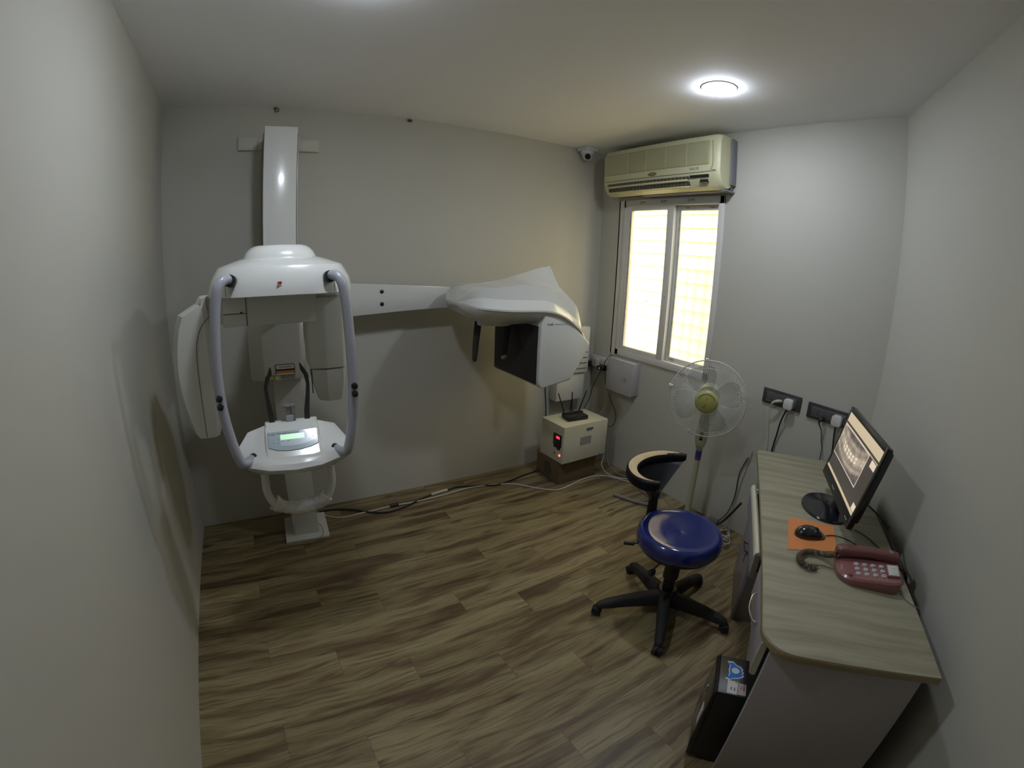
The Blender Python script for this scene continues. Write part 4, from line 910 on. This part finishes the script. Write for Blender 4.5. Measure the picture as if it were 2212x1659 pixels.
# ================================================================ DESK
DM = RW @ Matrix.Rotation(R(0), 4, 'Z')
def Dk(): return MB(RW)
def DB(m_, s0, s1, d0, d1, z0, z1, bev=0.0, seg=2): m_.box(-s1, -s0, d0, d1, z0, z1, bev, seg)
org = RW @ S(.78, .33, 0)
t = thing('office_desk', 'wooden-topped lilac office desk along the slanted right wall', 'desk', org)
a = Dk()
def deskpoly(s0, s1, d0f, d0n, d1f, d1n, rf, rn_):           # far/near back edge, far/near front edge, corner radii
    P = [(-s0, d0f), (-s0, d1f - rf)]
    for i in range(1, 7): th_ = PI / 2 * i / 6; P.append((-s0 - rf + rf * math.cos(th_), d1f - rf + rf * math.sin(th_)))
    for i in range(0, 9): th_ = PI / 2 + PI / 2 * i / 8; P.append((-s1 + rn_ + rn_ * math.cos(th_), d1n - rn_ + rn_ * math.sin(th_)))
    P.append((-s1, d0n)); return P
a.prism(deskpoly(-.005, 1.548, .045, .095, .598, .624, .035, .10), .728, .750, .0)
dt = a.build('desk_top', 'desk_laminate', t)
a = Dk(); a.prism(deskpoly(-.007, 1.550, .043, .093, .600, .626, .035, .10), .7255, .7475, .0015); a.build('edge_band', 'desk_edge', t)
a = Dk(); DB(a, 1.488, 1.506, .115, .590, 0, .7255, .001); a.build('near_side_panel', 'desk_side', t)
# far pedestal with door
a = Dk(); DB(a, .522, .540, .10, .552, 0, .7255, .001); a.build('inner_side_panel', 'desk_inner', t)
a = Dk(); DB(a, .09, .108, .10, .552, 0, .7255, .001); a.build('far_side_panel', 'desk_side', t)
a = Dk(); DB(a, .108, .522, .10, .548, .02, .04); DB(a, .108, .522, .10, .115, .04, .7255); a.build('pedestal_carcass', 'desk_inner', t)
a = Dk(); DB(a, .095, .536, .552, .570, .0, .70, .002); pdor = a.build('cabinet_door', 'desk_lilac', t)
a = Dk(); a.tube([(-.36, .570, .36), (-.36, .595, .37), (-.41, .600, .40), (-.46, .595, .38), (-.46, .570, .37)], .0035, 8, 4); a.build('door_handle', 'black_plastic', pdor)
a = Dk(); a.cyl((-.49, .570, .38), (-.49, .590, .38), .006, seg=12); DB(a, .487, .493, .588, .592, .33, .385); a.build('door_key', 'seam_dark', pdor)
# knee-space back board and near compartment
a = Dk(); a.prism([(-.54, .44), (-1.20, .49), (-1.20, .505), (-.54, .455)], 0, .60); kb = a.build('knee_board', 'desk_side', t)
a = Dk(); DB(a, .86, .885, .5285 - .06, .5285 - .045, .30, .306); a.box(-.90, -.875, .4675, .4825, .28, .288); a.build('board_slot', 'hole_dark', kb)
a = Dk(); DB(a, 1.02, 1.488, .12, .135, 0, .7255); a.build('near_back_panel', 'desk_inner', t)
# pulled-out upper drawer with rounded cream rail
a = Dk(); DB(a, .375, .985, .608, .628, .585, .690, .001); fd = a.build('drawer_front', 'desk_lilac', t)
a = Dk(); a.prism([(.604, .675), (.604, .690), (.609, .700), (.618, .705), (.627, .701), (.633, .690), (.633, .675)], -.985, -.375, 0, xf=Matrix(((0, 0, 1, 0), (1, 0, 0, 0), (0, 1, 0, 0), (0, 0, 0, 1)))); a.build('drawer_rail', 'cream_rail', fd)
a = Dk(); DB(a, .985, .9865, .607, .629, .584, .692); a.build('end_edge', 'desk_endgrain', fd)
a = Dk()
for s_ in (.41, .955): a.cyl((-s_, .57, .693), (-s_, .606, .693), .0065, seg=10)
a.cyl((-1.03, .57, .66), (-1.03, .603, .66), .0065, seg=10); a.build('drawer_peg', 'white_plastic', fd)
a = Dk(); DB(a, .40, .96, .20, .606, .60, .612); DB(a, .40, .412, .20, .606, .60, .672); DB(a, .948, .96, .20, .606, .60, .672); a.build('drawer_tray', 'desk_inner', fd)
# near drawer
a = Dk(); DB(a, 1.085, 1.482, .603, .618, .588, .722, .002); nd = a.build('drawer_front', 'desk_lilac', t)
a = Dk(); a.prism([(.600, .586), (.600, .724), (.612, .724), (.619, .715), (.621, .65), (.621, .595), (.614, .586)], -1.486, -1.481, 0, xf=Matrix(((0, 0, 1, 0), (1, 0, 0, 0), (0, 1, 0, 0), (0, 0, 0, 1)))); a.build('end_edge', 'cream_rail', nd)
a = Dk(); a.tube([(-1.19, .618, .668), (-1.20, .632, .666), (-1.265, .644, .662), (-1.33, .634, .666), (-1.34, .618, .668)], .0035, 8, 4); a.build('bow_handle', 'steel', nd)
a = Dk(); DB(a, 1.10, 1.47, .20, .603, .60, .612); DB(a, 1.10, 1.112, .20, .603, .60, .70); DB(a, 1.458, 1.47, .20, .603, .60, .70); a.build('drawer_tray', 'desk_inner', nd)
a = Dk(); DB(a, 1.02, 1.038, .135, .50, 0, .7255, .001); a.build('compartment_side', 'desk_inner', t)

# ---- computer tower in the near compartment
CP = RW @ S(1.325, .5, 0)
t = thing('computer_tower', 'black computer tower with blue sticker on the floor under the desk', 'computer', CP)
a = Dk(); DB(a, 1.236, 1.415, .270, .672, .012, .400, .004); a.build('case', 'black_plastic', t)
a = Dk()
fr_ = [(.672, .014), (.686, .020), (.692, .10), (.690, .25), (.684, .385), (.676, .400), (.672, .400)]
a.prism(fr_, -1.418, -1.233, .003, xf=Matrix(((0, 0, 1, 0), (1, 0, 0, 0), (0, 1, 0, 0), (0, 0, 0, 1)))); fb = a.build('front_bezel', 'black_gloss', t)
a = Dk()
for i in range(12): DB(a, 1.36, 1.40, .689, .6915, .18 + i * .008, .1835 + i * .008)
DB(a, 1.30, 1.31, .6885, .692, .27, .30); a.build('bezel_grille', 'box_grey', fb)
a = Dk()
for s_ in (1.26, 1.39):
    for d_ in (.30, .64): DB(a, s_ - .015, s_ + .015, d_ - .015, d_ + .015, 0, .013)
a.build('foot', 'black_rubber', t)
zt = .4003
ST = RW @ Matrix(((-1, 0, 0, 0), (0, 1, 0, 0), (0, 0, 1, 0), (0, 0, 0, 1)))   # (s,d,z) coordinates (mirrored; solids only)
a = MB(RW)
stk = [(-1.262, .648), (-1.258, .628), (-1.273, .612), (-1.277, .598), (-1.290, .588), (-1.298, .592), (-1.304, .585), (-1.312, .590), (-1.322, .584), (-1.330, .592), (-1.338, .606), (-1.342, .622), (-1.352, .636), (-1.347, .652), (-1.335, .641), (-1.318, .638), (-1.302, .641), (-1.285, .638), (-1.274, .640)]
a.prism(stk, zt, zt + .0006); sk_ = a.build('sticker_border', 'label_white', t)
cx_, cy_ = -1.305, .616
a = MB(RW); a.prism([(cx_ + (x - cx_) * .86, cy_ + (y - cy_) * .84) for x, y in stk], zt, zt + .0010); a.build('sticker', 'sticker_blue', sk_)
a = MB(RW); a.lathe([(.001, zt + .0014), (.014, zt + .0014), (.014, zt), (.001, zt)], 24, xf=Matrix.Translation((-1.302, .616, 0)), cap=False); a.build('sticker_disc', 'label_white', sk_)
a = Dk(); DB(a, 1.352, 1.410, .604, .640, zt, zt + .0006); lw = a.build('serial_label', 'label_white', t)
a = Dk(); DB(a, 1.356, 1.408, .574, .602, zt, zt + .0006); lp = a.build('licence_label', 'label_pink', t)
a = Dk(); DB(a, 1.382, 1.396, .612, .616, zt, zt + .0010); DB(a, 1.380, 1.394, .624, .628, zt, zt + .0010); DB(a, 1.354, 1.358, .607, .613, zt, zt + .0010); a.build('label_print', 'ink', lw)
a = Dk(); DB(a, 1.368, 1.388, .580, .584, zt, zt + .0010); DB(a, 1.372, 1.382, .590, .593, zt, zt + .0010); DB(a, 1.358, 1.363, .578, .584, zt, zt + .0010); a.build('label_print', 'ink', lp)

# ---- monitor
ZD = .750
MO = RW @ S(.62, .27, ZD)
t = thing('computer_monitor', 'black flat monitor showing a dental radiograph on the desk', 'monitor', MO)
tilt = math.atan2(.066, .335)
# monitor frame: x along -s (right), y up the tilted face, z out of the screen
Rm = RW.to_3x3()
mx_ = Rm @ Vector((-1, 0, 0)); my_ = Rm @ Vector((0, -math.sin(tilt), math.cos(tilt)))
MM = basis(RW @ S(.645, .303, .832), mx_, my_)                 # origin: bottom centre of the front face
def Mo(): return MB(MM)
a = Mo(); a.box(-.277, .277, 0, .340, -.022, 0, .004); a.box(-.255, .255, .02, .325, -.045, -.018, .012); mb_ = a.build('bezel', 'black_gloss', t)
a = Mo(); a.box(-.277, -.258, 0, .34, 0, .003, .001); a.box(.258, .277, 0, .34, 0, .003, .001); a.box(-.26, .26, .318, .34, 0, .003, .001); a.box(-.26, .26, 0, .046, 0, .003, .001); a.build('bezel_lip', 'black_plastic', mb_)
a = Mo(); a.box(-.258, .258, .046, .318, -.002, .0012); scn = a.build('screen', 'screen_dark', t)
def quad(x0, x1, y0, y1, z, m_, name, parent):
    q = Mo(); q.add([(x0, y0, z), (x1, y0, z), (x1, y1, z), (x0, y1, z)], [(0, 1, 2, 3)])
    return q.build(name, m_, parent, uv=[(0, 0), (1, 0), (1, 1), (0, 1)])
quad(-.258, .258, .262, .318, .0016, 'screen_tan', 'toolbar', scn)
quad(-.256, .256, .266, .276, .0018, 'screen_dark', 'toolbar_line', scn)
quad(-.258, .150, .118, .262, .0016, 'screen_frame', 'image_border', scn)
quad(-.254, .146, .122, .259, .0019, 'radiograph', 'radiograph', scn)
quad(.150, .258, .215, .262, .0016, 'screen_dark', 'side_field', scn)
quad(.19, .250, .232, .259, .0019, 'screen_pale', 'side_thumbnail', scn)
quad(-.258, .258, .048, .060, .0017, 'screen_tan', 'task_bar', scn)
quad(.215, .256, .062, .088, .0019, 'screen_pale', 'corner_widget', scn)
a = Mo(); a.text('hannspree', .0125, MM.inverted() @ MM @ Matrix.Translation((-.05, .022, .0033)), sx=1.0); a.box(.205, .215, .018, .022, .003, .0036); a.box(.222, .238, .018, .022, .003, .0036); a.build('bezel_lettering', 'label_white', mb_)
a = Mo(); a.ball((-.268, .330, .0035), .003, .003, .001, 8, 6); a.build('corner_mark', 'label_white', mb_)
BSE = RW @ Matrix.Translation(S(.60, .305, ZD))
a = MB(BSE); a.lathe([(.001, 0), (.118, 0), (.122, .006), (.118, .012), (.06, .018), (.03, .026), (.001, .026)], 48, xf=Matrix.Diagonal((1.15, .95, 1, 1)), cap=False); a.build('stand_base', 'black_gloss', t)
a = MB(RW); a.tube([(-.62, .275, ZD + .015), (-.63, .262, ZD + .08), (-.635, .256, ZD + .16)], [.030, .024, .024], 16, 3); a.build('stand_neck', 'black_plastic', t)
# monitor cables behind, running to the wall edge
a = Dk(); a.tube([(-.80, .225, .90), (-.84, .16, .87), (-.87, .12, .84), (-.93, .095, .79), (-1.0, .065, .757), (-1.03, .035, .70)], [.0035] * 6, 8, 5); a.tube([(-.852, .145, .862), (-.872, .118, .838)], .0085, 10)
solo('monitor_cable', a, 'cable_black', 'black cable with ferrite bead behind the monitor by the wall', 'cable', 'black cables on the desk')
a = Dk(); a.tube([(-.76, .21, ZD + .004), (-.80, .17, ZD + .004), (-.86, .14, ZD + .004), (-.92, .115, ZD + .004), (-.965, .098, ZD + .004), (-.985, .088, ZD + .003)], .0022, 8, 5)
solo('signal_cable', a, 'cable_black', 'thin dark cable on the desk behind the monitor', 'cable', 'black cables on the desk')

# ---- mouse, mat and cable
a = Dk(); a.prism([(-.742, .495), (-1.0, .519), (-.955, .322), (-.757, .300)][::-1], ZD, ZD + .002); solo('mouse_mat', a, 'pad_orange', 'orange mouse mat on the desk beneath the black mouse', 'mouse mat')
mp_ = RW @ S(.870, .42, ZD + .002)
t = thing('computer_mouse', 'black mouse with grey front on the orange mat', 'mouse', mp_)
MU = basis(mp_, Rm @ Vector((.18, -.983, 0)), Rm @ Vector((.983, .18, 0)))     # x towards the wall (front of the mouse)
a = MB(MU); rings = []
for x, hw, hz in ((-.064, .004, .008), (-.060, .018, .018), (-.048, .028, .031), (-.025, .034, .040), (.0, .034, .040), (.022, .032, .033), (.040, .029, .024)):
    rings.append([(x, -hw * 1.0, .002), (x, -hw * 1.02, hz * .35), (x, -hw * .82, hz * .75), (x, -hw * .4, hz * .97), (x, 0, hz), (x, hw * .4, hz * .97), (x, hw * .82, hz * .75), (x, hw * 1.02, hz * .35), (x, hw, .002)])
a.loft(rings); a.build('shell', 'black_gloss', t, ang=70)
a = MB(MU); rings = []
for x, hw, hz in ((.0395, .0288, .0238), (.052, .025, .016), (.061, .018, .009), (.065, .008, .005)):
    rings.append([(x, -hw * 1.0, .002), (x, -hw * 1.02, hz * .35), (x, -hw * .82, hz * .75), (x, -hw * .4, hz * .97), (x, 0, hz), (x, hw * .4, hz * .97), (x, hw * .82, hz * .75), (x, hw * 1.02, hz * .35), (x, hw, .002)])
a.loft(rings); a.build('button_front', 'mouse_grey', t, ang=70)
a = MB(MU); a.cyl((.022, -.004, .030), (.022, .004, .030), .008, seg=14); a.build('scroll_wheel', 'black_rubber', t)
a = Dk(); a.tube([(-.858, .352, ZD + .007), (-.845, .32, ZD + .006), (-.845, .28, ZD + .004), (-.87, .24, ZD + .0035), (-.93, .20, ZD + .0035), (-.965, .16, ZD + .0035), (-.985, .12, ZD + .0035), (-1.01, .085, ZD + .0035), (-1.03, .055, ZD - .003), (-1.035, .045, ZD - .05)], .0022, 8, 5)
solo('mouse_cable', a, 'cable_black', 'thin black mouse cable curving across the desk to the wall', 'cable', 'black cables on the desk')

# ---- telephone: local x = towards the wall along the handset, y = towards the near side of the desk
pp = RW @ S(1.08, .235, ZD)
t = thing('telephone', 'dusty pink push-button telephone on the desk', 'telephone', pp)
ph = R(6)
PH = basis(pp, Rm @ Vector((-math.sin(ph), -math.cos(ph), 0)), Rm @ Vector((-math.cos(ph), math.sin(ph), 0)))   # x to wall, y towards the near end
PH = PH if (PH.to_3x3() @ Vector((0, 0, 1))).z > 0 else basis(pp, Rm @ Vector((-math.sin(ph), -math.cos(ph), 0)), Rm @ Vector((math.cos(ph), -math.sin(ph), 0)))
ysg = 1 if ((PH.to_3x3() @ Vector((0, 1, 0))).dot(Rm @ Vector((-1, 0, 0)))) > 0 else -1                       # which local y is "near"
def Y_(y): return ysg * y
def body_poly(k=0):                                            # plan outline: rounded left end
    P = []
    for i in range(9): th_ = R(90 + 90 * i / 8); P.append((-.045 + (.075 - k) * math.cos(th_), Y_(.020 + (.075 - k) * math.sin(th_))))
    P += [(-.12 + k, Y_(-.068 + k)), (.108 - k, Y_(-.068 + k)), (.108 - k, Y_(.085 - k)), (.085, Y_(.095 - k))]
    return P
def topz(x, y): return .044 + x * .12 - ysg * y * .08
a = MB(PH); bp_ = body_poly(0); bt2 = body_poly(.006); rings = [[(x * .97, y * .97, .0) for x, y in bp_], [(x, y, .014) for x, y in bp_], [(x, y, topz(x, y) - .006) for x, y in bp_], [(x, y, topz(x, y)) for x, y in bt2]]
a.loft(rings); pb_ = a.build('telephone_body', 'phone_pink', t, ang=32)
def tilt_m(x, y, dz=0.0):                                      # plane of the sloping top
    o_ = PH @ Vector((x, Y_(y), topz(x, Y_(y)) + dz)); R3 = PH.to_3x3()
    return basis(o_, R3 @ Vector((1, 0, .12)), R3 @ Vector((0, 1, -ysg * .08)))
a = MB()
for r_ in range(3):
    for c_ in range(4):
        x = -.048 + c_ * .030 + r_ * .002; y = .008 + r_ * .026
        a.lathe([(.001, .004), (.0078, .004), (.0092, .0015), (.0092, -.001), (.001, -.001)], 16, xf=tilt_m(x, y), cap=False)
kp = a.build('keys', 'phone_key', pb_); kp['kind'] = 'stuff' if False else 'part'
del kp['kind']
a = MB(); dig = ['1', '4', '7', '*', '2', '5', '8', '0', '3', '6', '9', '#']; k_ = 0
for r_ in range(3):
    for c_ in range(4):
        x = -.048 + c_ * .030 + r_ * .002; y = .008 + r_ * .026
        a.text(dig[(2 - r_) * 4 + c_ if False else r_ * 4 + c_], .010, tilt_m(x, y, .0043) @ Matrix.Rotation(R(-90), 4, 'Z'), ext=.0002)
a.build('key_digits', 'ink', pb_)
a = MB(); a.box(-.026, .020, -.028, .036, 0, .012, .001, xf=tilt_m(.083, .036, -.004)); pl_ = a.build('card_holder', 'phone_pink', pb_)
a = MB(); a.box(-.021, .016, -.024, .032, 0, .0132, .0005, xf=tilt_m(.083, .036, -.004)); a.build('index_card', 'paper', pb_)
a = MB(); a.text('FIRE', .008, tilt_m(.082, .025, .0094) @ Matrix.Rotation(R(0), 4, 'Z'), ext=.0001); a.text('POLICE', .007, tilt_m(.088, .052, .0094), ext=.0001); a.build('card_print', 'grey_label', pl_)
a = MB(); a.lathe([(.001, .005), (.007, .004), (.010, 0), (.001, 0)], 16, xf=tilt_m(-.072, .072), cap=False); a.build('hook_button', 'phone_dark', pb_)
a = MB(); a.text('BEETEL', .010, tilt_m(-.100, .030, .0006) @ Matrix.Rotation(R(90), 4, 'Z')); a.text('REDIAL', .006, tilt_m(.054, .072, .0006) @ Matrix.Rotation(R(90), 4, 'Z')); a.build('telephone_lettering', 'label_pink', pb_)
# handset lying across the far side
hs_ = MB(PH); rings = []
for x, hw, zc, hh in ((-.125, .012, .050, .010), (-.121, .020, .050, .018), (-.105, .024, .052, .022), (-.065, .022, .060, .017), (0, .022, .068, .016), (.055, .022, .070, .017), (.088, .023, .068, .020), (.104, .022, .066, .020), (.108, .016, .065, .014)):
    rings.append([(x, Y_(-.040) + hw * 1.05 * math.copysign(abs(math.cos(q)) ** .6, math.cos(q)), zc + hh * math.copysign(abs(math.sin(q)) ** .6, math.sin(q))) for q in [2 * PI * j / 16 for j in range(16)]])
hs_.loft(rings); h_ = hs_.build('handset', 'phone_dark', t, ang=50)
a = MB(PH); a.text('PRESS', .008, Matrix.Translation((.070, Y_(-.040), .0885)) @ Matrix.Rotation(R(90), 4, 'Z')); a.text('TALK', .008, Matrix.Translation((.078, Y_(-.040), .0885)) @ Matrix.Rotation(R(90), 4, 'Z')); a.build('handset_lettering', 'phone_key', h_)
# coiled cord: handset end -> loop on the desk -> body
ctl = [(-1.055, .352, .800), (-1.03, .375, .775), (-1.015, .40, .767), (-1.01, .43, .765), (-1.02, .46, .765), (-1.055, .485, .764), (-1.095, .480, .764), (-1.112, .452, .764), (-1.105, .425, .764)]
cv = [RW @ Vector(p) for p in ctl]; fine = []
for i in range(len(cv) - 1):
    p0, p1, p2, p3 = cv[max(i - 1, 0)], cv[i], cv[i + 1], cv[min(i + 2, len(cv) - 1)]
    for k in range(60):
        q = k / 60; fine.append(0.5 * ((2 * p1) + (p2 - p0) * q + (2 * p0 - 5 * p1 + 4 * p2 - p3) * q * q + (3 * p1 - p0 - 3 * p2 + p3) * q ** 3))
coil = []; L = 0
for i, p in enumerate(fine[:-1]):
    tg = (fine[i + 1] - p).normalized(); n1_ = tg.cross(Vector((0, 0, 1))).normalized(); n2_ = tg.cross(n1_); L += (fine[i + 1] - p).length
    an = 2 * PI * L / .0062; coil.append(p + (n1_ * math.cos(an) + n2_ * math.sin(an)) * .0095)
a = MB(); a.tube(coil, .0021, 6, 2)
a.tube([coil[-1], RW @ Vector((-1.08, .40, .758)), RW @ Vector((-1.085, .37, .757)), RW @ Vector((-1.10, .335, .765))], .002, 6, 5)
a.build('coiled_cord', 'coil_brown', t)
a = Dk(); a.tube([(-1.15, .125, ZD + .006), (-1.19, .115, ZD + .003), (-1.22, .10, ZD + .003), (-1.235, .070, ZD - .002), (-1.24, .06, ZD - .03)], .0018, 6, 5)
solo('telephone_line', a, 'cable_grey', 'thin grey line from the telephone to the wall edge of the desk', 'cable')

# ================================================================ LOOSE CABLES ON FLOOR AND WALLS
def cable(name, pts, r_, m_, lab, grp=None, sm=6, cat='cable'):
    q = MB(); q.tube(pts, r_, 8, sm); return solo(name, q, m_, lab, cat, grp)
z = .006
P = [(.791, -.115), (.917, -.213), (1.097, -.208), (1.301, -.199), (1.47, -.21), (1.69, -.2), (1.887, -.183), (2.069, -.214), (2.235, -.282), (2.356, -.422), (2.464, -.513), (2.578, -.512), (2.743, -.475), (2.874, -.475), (2.97, -.527), (3.06, -.70), (3.09, -.80)]
cable('floor_cable', [(x, y, z) for x, y in P], .0055, 'cable_white', 'long off-white cable snaking over the floor from the machine to the corner')
a = MB(); a.cyl((1.275, -.203, .012), (1.335, -.199, .012), .013, seg=16); solo('ferrite_bead', a, 'cable_black', 'black ferrite bead around the white cable on the floor', 'ferrite bead')
P = [(.795, -.085), (.893, -.092), (1.014, -.141), (1.126, -.225), (1.244, -.27), (1.388, -.245), (1.492, -.199), (1.60, -.165)]
cable('floor_cable', [(x, y, .008) for x, y in P] , .0065, 'cable_black', 'thick black cable on the floor beside the machine base')
a = MB(); a.tube([(1.60, -.168, .011), (1.68, -.156, .011), (1.735, -.150, .011)], .010, 10, 3); solo('cable_sleeve', a, 'cable_white', 'white sleeve on the black cable by the skirting of the back wall', 'cable sleeve')
P = [(1.735, -.150), (1.83, -.135), (2.0, -.19), (2.10, -.235), (2.22, -.225), (2.36, -.195), (2.52, -.17)]
cable('floor_cable', [(x, y, .007) for x, y in P], .006, 'cable_black', 'black cable on the floor running behind the cardboard carton')
LM = MX
q = MB(MX); q.tube([(.085, -.31, .06), (.098, -.34, .045), (.098, -.39, .022), (.06, -.42, .010), (.0, -.435, .006), (-.05, -.43, .006), (-.085, -.425, .006)], .0025, 8, 6); solo('thin_cable', q, 'cable_grey', 'thin grey wire looping over the base plate of the machine', 'cable')
cable('wall_wire', [(2.675, -.006, .66), (2.685, -.004, .58), (2.695, -.004, .50), (2.70, -.004, .43), (2.70, -.004, .30)], .0035, 'cable_black', 'black wire down the back wall under the x-ray head', 'wires in the corner')
cable('wall_wire', [(2.96, -.01, .56), (2.965, -.006, .48), (2.955, -.01, .40), (2.96, -.05, .30)], .003, 'cable_black', 'short black wire under the white wall unit in the corner', 'wires in the corner')
cable('wall_wire', [(W - .02, -.262, .945), (W - .03, -.235, .93), (W - .05, -.205, .87), (W - .03, -.20, .78), (W - .02, -.215, .66), (W - .02, -.29, .56), (W - .02, -.355, .48), (W - .02, -.37, .42), (W - .02, -.345, .36), (W - .03, -.31, .34), (W - .04, -.24, .35), (W - .06, -.18, .37)], .0028, 'cable_black', 'thin black wire looping down left of the grey metal box', 'wires in the corner')
cable('wall_wire', [(W - .02, -.255, .92), (W - .03, -.235, .86), (W - .03, -.235, .72), (W - .025, -.25, .60), (W - .03, -.25, .50), (W - .05, -.20, .42), (W - .10, -.12, .38)], .0045, 'cable_white', 'pale wire hanging left of the grey metal box', 'wires in the corner')
cable('wall_wire', [(W - .03, -.25, .90), (W - .03, -.26, .70), (W - .02, -.29, .55), (W - .03, -.27, .47), (W - .02, -.24, .38), (W - .02, -.25, .20), (W - .03, -.27, .02)], .0022, 'cable_grey', 'fine grey wire hanging beside the metal box down to the floor', 'wires in the corner')
cable('wall_wire', [(W - .05, -.17, .80), (W - .10, -.14, .66), (W - .12, -.13, .55), (W - .18, -.14, .47), (W - .22, -.17, .42)], .0028, 'cable_black', 'black wire from the plugs down to the stabilizer', 'wires in the corner')
cable('corner_lead', [(2.945, -.35, .28), (3.01, -.36, .24), (3.05, -.40, .16), (3.04, -.46, .08), (3.07, -.53, .012), (3.10, -.62, .010), (3.12, -.74, .010)], .006, 'cable_grey', 'grey lead dropping behind the stabilizer and along the wall', 'leads behind the carton')
cable('corner_lead', [(2.95, -.42, .25), (2.985, -.45, .17), (2.955, -.47, .09), (2.985, -.52, .02), (3.03, -.60, .010), (3.08, -.66, .010)], .004, 'cable_white', 'pale lead drooping in front of the carton corner', 'leads behind the carton')
cable('floor_lead', [(2.80, -.80, .014), (2.84, -.91, .014), (2.88, -1.00, .014), (2.93, -1.07, .014)], .013, 'cable_grey', 'grey lead on the floor behind the stool backrest')
random.seed(11)
def tangle(cx, cy, rx, ry, nn, r_, m_, lab, zm=.05):
    pts = []
    for i in range(nn):
        an = i * 2.1 + random.uniform(-.4, .4); k = random.uniform(.5, 1)
        pts.append((cx + rx * k * math.cos(an), cy + ry * k * math.sin(an), random.uniform(.01, zm)))
    return cable('cable_tangle', pts, r_, m_, lab, 'tangled leads on the floor', 7)
tangle(2.97, -1.68, .07, .09, 22, .0032, 'cable_white', 'tangle of pale leads on the floor between stool and desk', .10)
tangle(2.80, -1.66, .07, .08, 16, .004, 'cable_grey', 'tangle of grey leads on the floor beside the desk pedestal', .08)
tangle(3.06, -.93, .06, .10, 12, .004, 'cable_grey', 'tangle of grey leads on the floor in the corner beside the carton', .03)
cable('fan_cord', [(2.95, -1.36, .32), (2.965, -1.37, .20), (2.96, -1.38, .10), (2.92, -1.30, .06), (2.90, -1.18, .14), (2.88, -1.08, .12), (2.84, -1.00, .02)], .003, 'cable_grey', 'thin grey cord by the fan pole')
cable('hanging_cord', [(W - .008, -1.62, .55), (W - .010, -1.595, .48), (W - .012, -1.58, .40), (W - .012, -1.585, .25), (W - .02, -1.565, .12), (W - .03, -1.52, .04), (W - .05, -1.48, .01)], .0032, 'cable_black', 'thin dark cord hanging on the wall between fan and desk', 'cords between fan and desk')
cable('hanging_cord', [(W - .008, -1.64, .60), (W - .010, -1.62, .45), (W - .012, -1.60, .30), (W - .02, -1.60, .15), (W - .05, -1.60, .02)], .002, 'cable_grey', 'faint grey cord hanging on the wall beside the dark one', 'cords between fan and desk')
cable('hanging_cord', [(2.98, -1.74, .33), (2.95, -1.70, .24), (2.93, -1.66, .17), (2.86, -1.60, .11), (2.76, -1.58, .08), (2.66, -1.62, .05)], .008, 'cable_black', 'thick black cord sagging from the desk behind the stool', 'cords between fan and desk')
a = MB(); a.box(W - .06, W - .02, -1.52, -1.44, .0, .035, .006); solo('plug_adaptor', a, 'cable_grey', 'small grey adaptor on the floor against the window wall', 'adaptor')
